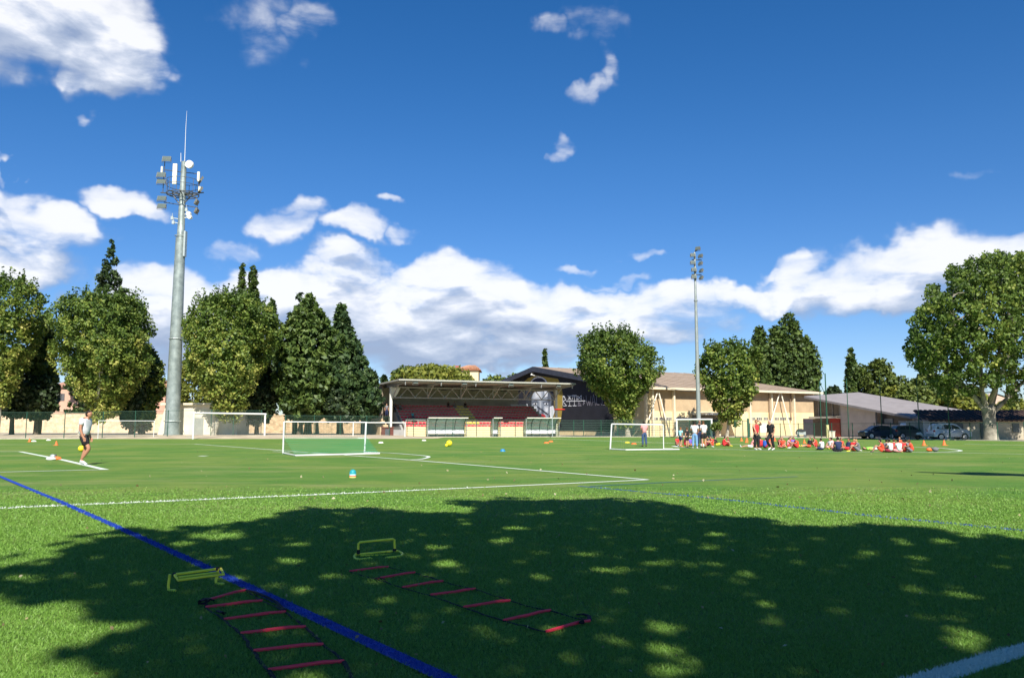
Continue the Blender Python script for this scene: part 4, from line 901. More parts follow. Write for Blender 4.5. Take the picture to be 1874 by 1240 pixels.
# ------------------------------------------------------------------ annex on the right
def annex():
    a = Vector((XY(1487,113), 113, 0)); b = Vector((XY(1668,97), 97, 0)); ang = math.degrees(math.atan2(b.y-a.y, b.x-a.x)); fr = Frame(a.x, a.y, ang); L = (b-a).length
    root = thing('annex_building', 'low grey annex with sloping roof and a red entrance panel', 'building', a, fr.a)
    X = lambda px: fr.on_front(px, 781).x
    Z = lambda px, py: fr.on_front(px, py).z
    zl = Z(1487, 729); zr = Z(1662, 763)
    LAV = M('annex_render', (.42,.375,.35), .9, .12, .8, .15)
    w = MB(); xg = X(1539); xd = X(1603); s = (zr-zl)/(X(1662)); zz = lambda x: zl + s*x
    w.prism([(xg,-.1),(xd,-.1),(xd,zz(xd)),(xg,zz(xg))], 'y', 0, .3); w.prism([(xd+.002,-.1),(L,-.1),(L,zz(L)*.62),(xd+.002,zz(xd)*.50)], 'y', .25, .5)
    w.prism([(0,-.1),(L,-.1),(L,zz(L)),(0,zz(0))], 'y', 8, 8.2); w.prism([(L-.3,-.1),(L,-.1),(L,zz(L)),(L-.3,zz(L))], 'y', .502, 8); w.build('wall', LAV, root)
    w = MB(); w.prism([(xd,zz(xd)*.50),(L-.3,zz(L)*.6),(L-.3,zz(L)),(xd,zz(xd))], 'y', .9, 1.1); w.build('window_band', M('annex_dark_glass', (.06,.06,.075), .3, .25, 1, spec=.5), root)
    for k in range(4):
        q = MB(); xx = xd + .6 + k*2.2; q.box(xx, xx+1.3, .82, .898, zz(xx)*.53, zz(xx)*.72); q.build('window', M('annex_window', (.28,.30,.33), .3, .2, 1), root)
    g_ = MB(); g_.prism([(.3,zz(0)*.52),(xg-.01,zz(0)*.52),(xg-.01,zz(xg)-.03),(.3,zz(.3)-.03)], 'y', .05, .15); gg = g_.build('glazing', M('brown_glazing', (.07,.06,.055), .25, .3, 1.2, spec=.5), root)
    for px in (1500, 1512, 1525, 1538):
        q = MB(); xx = X(px)-.08; q.box(xx, xx+.1, -.03, .048, zz(0)*.52, zz(xx)-.05); q.build('mullion', M('mullion_grey', (.3,.28,.25), .6, .1, 1), gg)
    q = MB(); q.box(0, xg-.02, -.6, .3, zz(0)*.47, zz(0)*.515); q.build('canopy', M('annex_canopy', (.45,.42,.36), .8, .1, 1), root)
    q = MB(); q.box(0, xg-1.9, .1, .2, -.05, zz(0)*.465); q.build('entrance_glazing', M('entrance_dark', (.05,.04,.045), .3, .3, 1.2, spec=.5), root)
    q = MB(); q.box(xg-1.85, xg-.03, -.2, .25, -.05, zz(0)*.465); q.build('red_panel', M('red_panel', (.26,.03,.025), .7, .15, 1.4), root)
    r = MB(); r.hexa([(-.3,-1.0,zz(-.3)+.02),(L+.8,-1.0,zz(L+.8)+.02),(L+.8,8.6,zz(L+.8)+.7),(-.3,8.6,zz(-.3)+.7),(-.3,-1.0,zz(-.3)+.30),(L+.8,-1.0,zz(L+.8)+.30),(L+.8,8.6,zz(L+.8)+.98),(-.3,8.6,zz(-.3)+.98)])
    r.build('roof', M('annex_roof', (.24,.22,.22), .8, .1, .8, .2), root)
    return fr
annex()
# ------------------------------------------------------------------ tiled shed, far right
def shed():
    Y = 86; x0 = XY(1690, Y); root = thing('tiled_shed', 'long low outbuilding with dark brown tiled roof behind the cars', 'shed', (x0, Y, 0), R(-1.5))
    ze = PY(1700, 769.5, Y).z; zr = PY(1700, 751, Y+3.5).z; L = 30
    w = MB(); w.box(0, L, 0, 4, -.1, ze); w.build('wall', M('shed_wall', (.36,.32,.24), .9, .14, .8, .2, col2=(.50,.45,.34)), root)
    w = MB(); w.box(-.02, 2.4, -.03, -.002, -.05, ze-.02); w.build('white_wall_section', M('shed_white', (.60,.60,.58), .9, .06, 1), root)
    r = MB(); nx = 120
    for i in range(nx):
        xx = -.6 + (L+1.2)*i/nx; xe = -.6 + (L+1.2)*(i+1)/nx; h = .06 if i % 2 else 0
        lx = lambda x, top: x if not top else max(x, .55)
        r.hexa([(xx,-.6,ze-.08+h),(xe,-.6,ze-.08+h),(lx(xe,1),3.4,zr-.05+h),(lx(xx,1),3.4,zr-.05+h),(xx,-.6,ze+.06+h),(xe,-.6,ze+.06+h),(lx(xe,1),3.4,zr+.05+h),(lx(xx,1),3.4,zr+.05+h)] ) if lx(xe,1) > lx(xx,1) + .01 else r.add([(xx,-.6,ze+.06+h),(xe,-.6,ze+.06+h),(.55,3.4,zr+.05)], [(0,1,2)])
    r.build('roof', M('brown_tiles', (.055,.035,.028), .85, .3, 1.6, .3), root)
    X = lambda px: XY(px, Y) - x0
    for a, b, top, nm, c in ((1703,1716,773,'door',(.06,.07,.09)), (1745,1761,774,'window',(.09,.10,.12)), (1792,1804,774,'door',(.05,.05,.06)), (1850,1862,775,'window',(.08,.09,.1))):
        d_ = MB(); z1 = PY(1700, top, Y).z; z0 = 0 if nm == 'door' else .7; d_.box(X(a), X(b), -.09, -.035, z0, z1); d_.build(nm, M('shed_opening_%d' % a, c, .5, .2, 2), root)
shed()
# ------------------------------------------------------------------ transformer house behind the left mast
def kiosk():
    Y = 97; fr = Frame(XY(300, Y), Y, -4); root = thing('utility_building', 'small cream utility building with flat slab roof behind the thick mast', 'building', (fr.o.x, Y, .33), fr.a)
    z = PY(300, 741, Y).z - .33; W_ = XY(432, Y) - XY(300, Y)
    KW = M('kiosk_render', (.66,.60,.46), .9, .09, .7, .2, col2=(.76,.70,.56))
    w = MB(); w.box(0, W_*.72, 0, 5, -.1, z); w.box(W_*.72+.002, W_, .8, 4.5, -.1, z*.96); w.prism([(-.9,-.1),(0,-.1),(0,z)], 'y', .2, .6); w.build('wall', KW, root)
    r = MB(); r.box(-.35, W_*.76, -.4, 5.3, z+.003, z+.25); r.build('roof_slab', M('slab_cream', (.62,.56,.42), .8, .1, 1), root)
    d_ = MB(); xx = XY(356, Y)-XY(300, Y); d_.box(xx, xx+1.2, -.05, -.003, .0, 2.0); d_.build('door', M('kiosk_door', (.30,.31,.28), .7, .1, 1.5), root)
    r = MB(); r.box(W_*.72, W_+.2, .6, 4.8, z*.96+.003, z*.96+.15); r.build('lower_roof', M('slab_cream'  , (.62,.56,.42)), root)
kiosk()
# ------------------------------------------------------------------ stone walls
def stonewall(name, label, pts, top, mat, th=.4, step=0):
    a, b = Vector(pts[0]), Vector(pts[1]); root = thing(name, label, 'wall', a, math.atan2(b.y-a.y, b.x-a.x)); L = (b-a).length
    mb = MB(); n = max(2, int(L/.7)); rr = random.Random(5)
    for i in range(n):
        h = top + (rr.uniform(-step, step)); mb.box(L*i/n, L*(i+1)/n - .002, 0, th, -.2, h)
    mb.build('masonry', mat, root)
    c_ = MB(); c_.box(0, L, -.05, th+.05, top+step+.003, top+step+.10); 
    if step < .05: c_.build('coping', M('wall_coping', (.42,.34,.25), .9, .15, 1.5), root)
def Mstone(name, c1, c2, mortar, sc=1.0):
    m = bpy.data.materials.new(name); m.use_nodes = True; t = m.node_tree; t.nodes.clear(); N, MA = mk(t)
    tc = N('ShaderNodeTexCoord'); sp = N('ShaderNodeSeparateXYZ', inp={0: tc.outputs['Object']}); cm = N('ShaderNodeCombineXYZ', inp={0: sp.outputs[0], 1: sp.outputs[2]})
    br = N('ShaderNodeTexBrick', inp={'Vector': cm.outputs[0], 'Color1': c1 + (1,), 'Color2': c2 + (1,), 'Mortar': mortar + (1,), 'Scale': 1/sc, 'Mortar Size': .02, 'Brick Width': .62, 'Row Height': .26, 'Bias': -.1})
    no = N('ShaderNodeTexNoise', inp={'Vector': tc.outputs['Object'], 'Scale': 1.6, 'Detail': 6.0})
    rp = N('ShaderNodeMapRange', inp={'Value': no.outputs['Fac'], 'From Min': .3, 'From Max': .7, 'To Min': .72, 'To Max': 1.18})
    mx = N('ShaderNodeMix', data_type='RGBA', blend_type='MULTIPLY', inp={0: 1.0, 6: br.outputs[0], 7: rp.outputs[0]})
    b = N('ShaderNodeBsdfPrincipled', inp={'Base Color': mx.outputs[2], 'Roughness': .95}); o = N('ShaderNodeOutputMaterial'); t.links.new(b.outputs[0], o.inputs[0]); return m
ST1 = Mstone('cream_stone', (.60,.44,.28), (.70,.54,.36), (.62,.48,.33), 1.3); ST2 = Mstone('rough_stone', (.46,.33,.19), (.62,.47,.29), (.38,.27,.17), .8)
stonewall('boundary_wall', 'long smooth sand-coloured wall behind the left trees', [(XY(-160,139),139,.33), (XY(300,135),135,.33)], PY(0,757,137).z-.33, ST1)
stonewall('boundary_wall', 'brown rubble wall behind the white goals', [(XY(425,130),130,.3), (XY(560,127),127,.3)], PY(0,758,128).z-.3, ST2, .5, .12)
stonewall('boundary_wall', 'ochre block wall nearest the grandstand stairs', [(XY(560,125),125,.25), (XY(684,120),120,.1)], PY(0,757,122).z-.2, ST2, .5, .02)
# light trunks before the rubble wall
for i, px in enumerate((538, 551, 567, 580, 619)):
    o = thing('tree_stump', ['first', 'second', 'third', 'fourth', 'last and lone'][i] + ' bare pale trunk from the left before the rubble wall', 'tree trunk', (XY(px, 104), 104, zt(-28,104)), 0, 'bare pale trunks along the rubble wall')
    m = MB(); h = 3.2 + .3*(i % 3); m.path([(0,0,-.2),(.03,0,.4),(-.05,0,h*.6),(.05,.05,h)], [.34,.25,.2,.14], 9); m.build('trunk', BARK, o, True)
# ------------------------------------------------------------------ far houses
def house(name, label, px0, px1, Y, py_eave, py_ridge, wallc, roofc, py_base=796, wins=()):
    x0 = XY(px0, Y); x1 = XY(px1, Y); ze = PY(px0, py_eave, Y).z; zr = PY(px0, py_ridge, Y).z; W_ = x1-x0; D = 8
    root = thing(name, label, 'house', (x0, Y, 0))
    w = MB(); w.box(0, W_, 0, D, -.2, ze); w.build('wall', M(name+label[:12], wallc, .9, .08, .6), root)
    r = MB(); r.add([(-.5,-.5,ze),(W_+.5,-.5,ze),(W_+.5,D+.5,ze),(-.5,D+.5,ze),(W_*.4,D*.5,zr),(W_*.6,D*.5,zr),(-.5,-.5,ze+.12),(W_+.5,-.5,ze+.12),(W_+.5,D+.5,ze+.12),(-.5,D+.5,ze+.12)],
          [(0,1,7,6),(1,2,8,7),(2,3,9,8),(3,0,6,9),(6,7,5,4),(7,8,5),(8,9,4,5),(9,6,4)]); r.build('roof', M('terracotta_'+label[:8], roofc, .9, .25, 2.5, .4), root)
    for (a, b, c, d_) in wins:
        q = MB(); A = PY(a, b, Y); B = PY(c, d_, Y); q.box(A.x-x0, B.x-x0, -.06, -.003, B.z, A.z); q.build('window', M('house_window', (.10,.10,.10), .3, .2, 1), root)
    return root
h = house('villa_tower', 'cream villa tower with pyramid tile roof above the grandstand', 842, 875, 175, 677, 666, (.75,.62,.36), (.40,.17,.09))
m = MB(); m.box(-1.2, -.2, 1, 2, 12.5, PY(835,668,175).z); m.build('chimney', M('chimney_red', (.3,.1,.07), .9, .2, 2), h)
m = MB(); tz = PY(842,675,175).z
for i in range(14): m.tube((-.4 + i*.34, -.5, tz+.1), (1.4+i*.12, 3.6, PY(0,666,175).z), .12, .07, 5)
m.build('roof_tiles', M('pale_tiles', (.50,.26,.15), .9, .25, 3), h)
house('house', 'pink house seen between the left plane trees', 92, 140, 146, 708, 690, (.52,.33,.24), (.36,.2,.14), wins=((110,720,118,733),))
house('house', 'salmon house corner glimpsed left of the thick mast', 268, 300, 146, 712, 694, (.55,.30,.22), (.34,.18,.12))
house('house', 'white house behind the conifers left of the grandstand', 590, 672, 142, 738, 722, (.78,.74,.64), (.42,.32,.22), wins=((640,748,648,760),(612,748,622,762)))
house('house', 'sand-coloured house roof behind the grey annex', 1515, 1562, 145, 733, 722, (.6,.5,.38), (.45,.32,.22))
house('house', 'pale stone house glimpsed through the big plane tree', 1815, 1875, 140, 742, 718, (.58,.47,.35), (.45,.33,.24))
sg = thing('poster_board', 'white poster board with grey figure near the stand stairs', 'sign', (XY(661,108),108,0))
a = PY(661, 743, 108).z; b = PY(661, 757, 108).z
m = MB(); m.box(-.45,.45,-.04,0,b,a); m.build('panel', WPAINT, sg); m = MB(); m.box(-.03,.03,.02,.08,-.1,b); m.build('post', STEELD, sg)
m = MB(); m.prism([(-.2,b+.1),(-.1,b+.1),(.05,b+.5),(.22,b+.75),(.1,b+.9),(-.22,b+.85),(-.05,b+.6)], 'y', -.06, -.042); m.build('printed_figure', M('print_grey', (.2,.22,.28), .7, .2, 4), sg)
# ------------------------------------------------------------------ chain-link fence round the pitch
MESH = Mgrid('chain_link', (.05, .13, .085), .10, .005)
def fence(label, pxs, Ys, top, extra_bars=(), name='chain_link_fence'):
    root = thing(name, label, 'fence', (XY(pxs[0], Ys[0]), Ys[0], 0))
    o = root.location; P = [Vector((XY(p, y), y, zt(XY(p, y), y))) for p, y in zip(pxs, Ys)]
    for p in P:
        m = MB(); q = p - Vector(o); m.tube(q - Vector((0,0,.1)), q + Vector((0,0,top)), .045, n=7); m.tube(q + Vector((0,0,top)), q + Vector((0,0,top+.04)), .055, .02, 7); m.build('post', GREENP, root)
    m = MB()
    for a, b in zip(P[:-1], P[1:]):
        a = a - Vector(o); b = b - Vector(o); L = (b-a).length
        m.quad([a+Vector((0,0,.03)), b+Vector((0,0,.03)), b+Vector((0,0,top)), a+Vector((0,0,top))], [(0,0),(L,0),(L,top),(0,top)])
    m.build('wire_mesh', MESH, root)
    m = MB()
    for a, b in zip(P[:-1], P[1:]):
        for z in (top-.03,) + tuple(extra_bars):
            m.tube(a-Vector(o)+Vector((0,0,z)), b-Vector(o)+Vector((0,0,z)), .018, n=5)
    m.build('rail', GREENP, root)
    return root
def edgeY(px):
    for a, b in zip(EDGE[:-1], EDGE[1:]):
        pa = 937 + F*a.x/a.y; pb = 937 + F*b.x/b.y
        if pa <= px <= pb:
            t = (px-pa)/(pb-pa); k = 1/a.y*(1-t) + 1/b.y*t; return 1/k
    return 90
def ef(pxs, off=.6): return [edgeY(p)+off for p in pxs]
p1 = [-12, 48, 118, 188, 247, 307, 386, 427, 478]; fence('green chain-link fence left of the goals, before the sandy wall', p1, ef(p1), 2.85)
p2 = [478, 522, 575, 623, 671, 713]; fence('green chain-link fence behind the green-netted goal', p2, ef(p2), 2.3)
p3 = [745, 757, 829, 872, 943, 1050, 1068, 1100, 1130, 1160, 1188, 1225, 1262, 1300]; fence('green wire fence before the grandstand and black mural', p3, ef(p3, .5), 2.15, (.3, .6, .9, 1.2, 1.5, 1.8))
p4 = [1372, 1390, 1428, 1461, 1490, 1522, 1560, 1600, 1630, 1665, 1704, 1738, 1775]; fence('green wire fence in front of the annex and parked cars', p4, ef(p4, .5), 1.7)
p5 = [1775, 1825, 1874, 1940]; fence('green wire fence right of the silver car', p5, ef(p5, .5), 1.7)
# green gate beside the smaller plane tree
g_ = thing('mesh_gate', 'tall dark green mesh gate near the smaller plane tree', 'gate', (XY(1345, 96), 96, 0))
W_ = XY(1371,96)-XY(1345,96); m = MB(); hh = 2.0
for x in (0, W_*.55): m.tube((x,0,0),(x,0,hh), .05, n=7)
m.box(W_*.86, W_, -.05, .05, 0, hh+.25); m.box(0, W_, -.03, .03, hh-.04, hh+.02); m.box(0, W_, -.03, .03, .05, .1); m.build('frame', GREENP, g_)
m = MB(); m.quad([(0,0,.1),(W_*.86,0,.1),(W_*.86,0,hh),(0,0,hh)], [(0,0),(W_,0),(W_,hh),(0,hh)]); m.build('wire_mesh', MESH, g_)
# tall ball-net poles on the right
NETP = 'tall dark green ball-net poles on the right'
for px, top, lab in ((1503, 697, 'thin one with a stay, leftmost'), (1514, 683, 'tallest and thickest, beside the annex'), (1553, 692, 'before the lone cypress'), (1614, 690, 'before the light green pine'), (1682, 694, 'left of the tiled shed'), (1737, 716, 'above the silver car')):
    Y = edgeY(px) + .9; x = XY(px, Y); o = thing('net_pole', 'dark green ball-net pole, ' + lab, 'pole', (x, Y, 0), 0, NETP)
    z = PY(px, top, Y).z; m = MB(); r = .085 if px == 1514 else .055; m.tube((0,0,-.1), (0,0,z), r, r*.8, 8); m.build('shaft', GREENP, o)
    if px == 1503: m = MB(); m.tube((0,0,z-.1), (.65,0,z-1.6), .03, n=5); m.build('stay', GREENP, o)
    if px == 1514: m = MB(); m.box(-.13,.13,-.13,.13,0,1.5); m.build('padding', M('pole_padding', (.55,.52,.25), .8, .1, 2), o)
# overhead cable across the hall front
m = MB(); a = PY(1180, 690, 106); b = PY(1278, 715, 100); m.path([a.lerp(b, t) - Vector((0,0,.6*math.sin(math.pi*t))) for t in [i/10 for i in range(11)]], .03, 5)
tag(m.build('overhead_cable', STEELD), 'black overhead cable running from plane tree to slim mast', 'cable')
# ------------------------------------------------------------------ dugouts
POLY = Mglass('green_polycarbonate', (.30, .46, .41), .90, .25)
def dugout(label, px0, px1, Y, bays, ang):
    x0 = XY(px0, Y); x1 = XY(px1, Y); W_ = (x1-x0)/math.cos(R(ang)); root = thing('dugout', label, 'dugout', (x0, Y, 0), R(ang), 'curved team shelters before the grandstand')
    H = 2.36; D = 1.35
    prof = [(0, .9), (-.02, 1.15)] + [(-D + D*math.cos(R(t)) * 1.0 - .0, 1.15 + (H-1.15)*math.sin(R(t))) for t in range(12, 91, 13)] + [(-D-.25, H)]
    # open side faces the pitch (-y); curved back and roof
    m = MB(); 
    for (a, b) in zip(prof[:-1], prof[1:]): m.quad([(0,a[0],a[1]),(W_,a[0],a[1]),(W_,b[0],b[1]),(0,b[0],b[1])])
    m.build('curved_panel', POLY, root, False)
    for i in range(bays+1):
        xx = min(max(W_*i/bays, .04), W_-.04); m = MB(); m.path([(xx, -.05, 0)] + [(xx, p[0]-.04, p[1]) for p in prof], .045, 6); m.build('rib', M('rib_dark', (.06,.09,.085), .5, .1, 2), root)
    for xx, nm in ((0, 0), (W_, 1)):
        m = MB(); m.add([(xx, 0, .05), (xx, -D*.85, .05), (xx, -D*.85, H-.02)] + [(xx, p[0], p[1]) for p in prof[::-1][1:]], [tuple(range(3+len(prof)-1))]); m.build('end_panel', Mglass('clear_end_panel', (.30,.34,.24), .45, .2), root)
        m = MB(); m.tube((xx, -D*.85, 0), (xx, -D*.85, H), .035, n=6); m.tube((xx,-.02,.04),(xx,-D*.85,.04),.035,n=6); m.build('end_post', GALV, root)
    m = MB(); m.box(-.05, W_+.05, -D-.33, -D-.2, H-.02, H+.08); m.build('roof_edge', M('pale_edge', (.70,.68,.58), .6, .06, 1), root)
    m = MB(); m.box(.05, W_-.05, -.06, -.01, .40, .95); m.box(.05, W_-.05, -.5, -.08, .42, .48); m.build('bench', M('bench_white', (.82,.83,.84), .5, .04, 1), root)
    m = MB()
    for i in range(bays+1): xx = .4 + (W_-.8)*i/bays; m.tube((xx,-.3,0),(xx,-.3,.42),.04,n=6)
    m.box(.05, W_-.05, -.05, -.01, .02, .38); m.build('bench_base', M('bench_base', (.13,.19,.18), .6, .1, 1), root)
    m = MB(); m.tube((.0,-.06,1.0),(W_,-.06,1.0),.03,n=5); m.build('rail', GALV, root)
dugout('four-bay green curved dugout on the left before red seats', 779, 848, 102.0, 4, 20)
dugout('narrow single-bay dugout between the two long ones', 897, 911, 103.2, 1, 20)
dugout('four-bay green curved dugout at the right end by the mural', 957, 1018, 103.4, 4, 20)
# ------------------------------------------------------------------ goals
NETG = Mgrid('green_net', (.02, .30, .15), .10, .012)
NETD = Mgrid('white_net', (.6,.62,.6), .12, .006)
NETT = Mgrid('thin_dark_net', (.05,.12,.08), .12, .005)
def goal(label, A, B, h, depth, netm, r=.06, back=1, base=True, mouth_away=False, group='goals'):
    """A, B: feet of the posts on the ground; net frame behind"""
    A = Vector(A); B = Vector(B); root = thing('football_goal', label, 'goal', A, math.atan2(B.y-A.y, B.x-A.x)); W_ = (B-A).length; y = depth * back
    m = MB(); m.tube((0,0,0),(0,0,h), r, n=10); m.build('post', WPAINT, root, True); m = MB(); m.tube((W_,0,0),(W_,0,h), r, n=10); m.build('post', WPAINT, root, True)
    m = MB(); m.tube((-r,0,h),(W_+r,0,h), r, n=10); m.build('crossbar', WPAINT, root, True)
    if base:
        m = MB(); m.path([(0,0,r*.7),(0,y,r*.7),(W_,y,r*.7),(W_,0,r*.7)], r*.7, 8); m.build('ground_frame', WPAINT, root)
    if netm:
        m = MB(); m.quad([(0,y,.05),(W_,y,.05),(W_,0,h),(0,0,h)], [(0,0),(W_,0),(W_,h*1.2),(0,h*1.2)])
        for xx in (0, W_): m.quad([(xx,0,.05),(xx,y,.05),(xx,0,h)], [(0,0),(depth,0),(0,h)])
        m.build('net', netm, root)
    return root
# nearest goal with green net (net hangs low)
A = G(518,830); B = G(667,829.2)
root = thing('football_goal', 'small white goal with bright green net, nearest on the left', 'goal', A); W_ = B.x-A.x; h = PY(518,771.5,A.y).z
m = MB(); m.tube((0,0,0),(0,0,h),.04,n=10); m.build('post', WPAINT, root, True); m = MB(); m.tube((W_,B.y-A.y,0),(W_+.05,B.y-A.y,h),.042,n=10); m.build('post', WPAINT, root, True)
m = MB(); m.tube((0,0,h),(W_+.1,B.y-A.y,h-.02),.026,n=10); m.build('crossbar', WPAINT, root, True)
c1 = G(541,834.6); c2 = G(694,831); c1l = c1-A; c2l = c2-A
m = MB(); m.path([(0,0,.04),(c1l.x,c1l.y,.04),(c2l.x,c2l.y,.04)], .036, 8); m.tube((W_,B.y-A.y,.05),(c2l.x,c2l.y,.05),.04,n=7); m.build('ground_frame', WPAINT, root)
m = MB()
zb = .78
m.quad([(0,0,.03),(c1l.x,c1l.y,.05),(.05,-.1,zb),(0,0,zb)], [(0,0),(1.4,0),(1.4,zb),(0,zb)])
m.quad([(c1l.x,c1l.y,.05),(c2l.x,c2l.y,.05),(W_+.1,B.y-A.y-.2,zb),(.05,-.1,zb)], [(0,0),(W_,0),(W_,zb),(0,zb)])
m.quad([(W_,B.y-A.y,.03),(c2l.x,c2l.y,.05),(W_+.1,B.y-A.y-.2,zb)], [(0,0),(1.2,0),(.1,zb)])
m.build('net', NETG, root)
m = MB(); m.quad([(0,.02,zb),(W_,B.y-A.y,zb),(W_,B.y-A.y,h),(0,.02,h)], [(0,0),(W_,0),(W_,h-zb),(0,h-zb)]); m.build('upper_net', NETT, root)
goal('plain white goal whose crossbar shows right of the green-netted goal', G(646,801.5), G(741,800.8), 1.75, 1.2, None, .06, 1, False)
m = MB(); a = G(655,802.4); b = G(741,801.2); m.tube(a+Vector((0,0,.05)), b+Vector((0,0,.05)), .05, n=6); tag(m.build('ground_bar', WPAINT), 'white bar lying along the pitch edge by the goals', 'bar')
gA = G(353,803); gB = G(484,801.5); goal('full-size white goal in front of the cream utility building', gA, gB, PY(353,755.5,gA.y).z, 1.6, NETD, .10, 1, False)
gA = G(179,802.6); gB = G(281,802); goal('thin white small goal directly behind the walking man', gA, gB, PY(179,769.5,gA.y).z, 1.2, NETD, .032, 1, True)
gA = G(1239,799.6); gB = G(1303,800); goal('white goal behind the standing women and children', gA, gB, PY(1239,767.5,gA.y).z, 1.5, NETD, .11, 1, True)
# portable goal in front of the woman in jeans
A = G(1120,822.5); B = G(1214.5,822); r_ = thing('football_goal', 'low white portable goal framing the woman in jeans', 'goal', A); W_ = B.x-A.x; h = PY(1120,775.5,A.y).z
m = MB(); m.tube((-.1,0,0),(0,0,h),.042,n=9); m.build('post', WPAINT, r_, True); m = MB(); m.tube((W_,B.y-A.y,0),(W_-.0,B.y-A.y,h*.97),.03,n=9); m.build('post', WPAINT, r_, True)
m = MB(); m.tube((0,0,h),(W_,B.y-A.y,h*.97),.035,n=9); m.build('crossbar', WPAINT, r_, True)
c1 = G(1145,824.2)-A; c2 = G(1243,823.2)-A
m = MB(); m.path([(-.1,0,.04),(c1.x,c1.y,.045),(c2.x,c2.y,.045)], .036, 7); m.tube((W_,B.y-A.y,.03),(W_+.5,B.y-A.y-.1,.03),.03,n=6); m.build('ground_frame', WPAINT, r_)
m = MB(); m.quad([(0,0,.05),(W_,B.y-A.y,.05),(W_,B.y-A.y,h*.97),(0,0,h)], [(0,0),(W_,0),(W_,h),(0,h)]); m.build('net', NETT, r_)
# dark frame bench/goal at the pitch edge
A = G(1208,799.2); r_ = thing('dark_goal_frame', 'small dark metal frame left of the white goal by the hall', 'frame', A); W_ = XY(1236,A.y)-A.x; h = PY(0,784.5,A.y).z
m = MB(); m.path([(0,0,0),(0,0,h+.5),(W_*.3,0,h+.5)], .035, 6); m.path([(0,0,h),(W_,0,h),(W_,0,0),(0,0,.05)], .035, 6); m.build('frame', STEELD, r_)
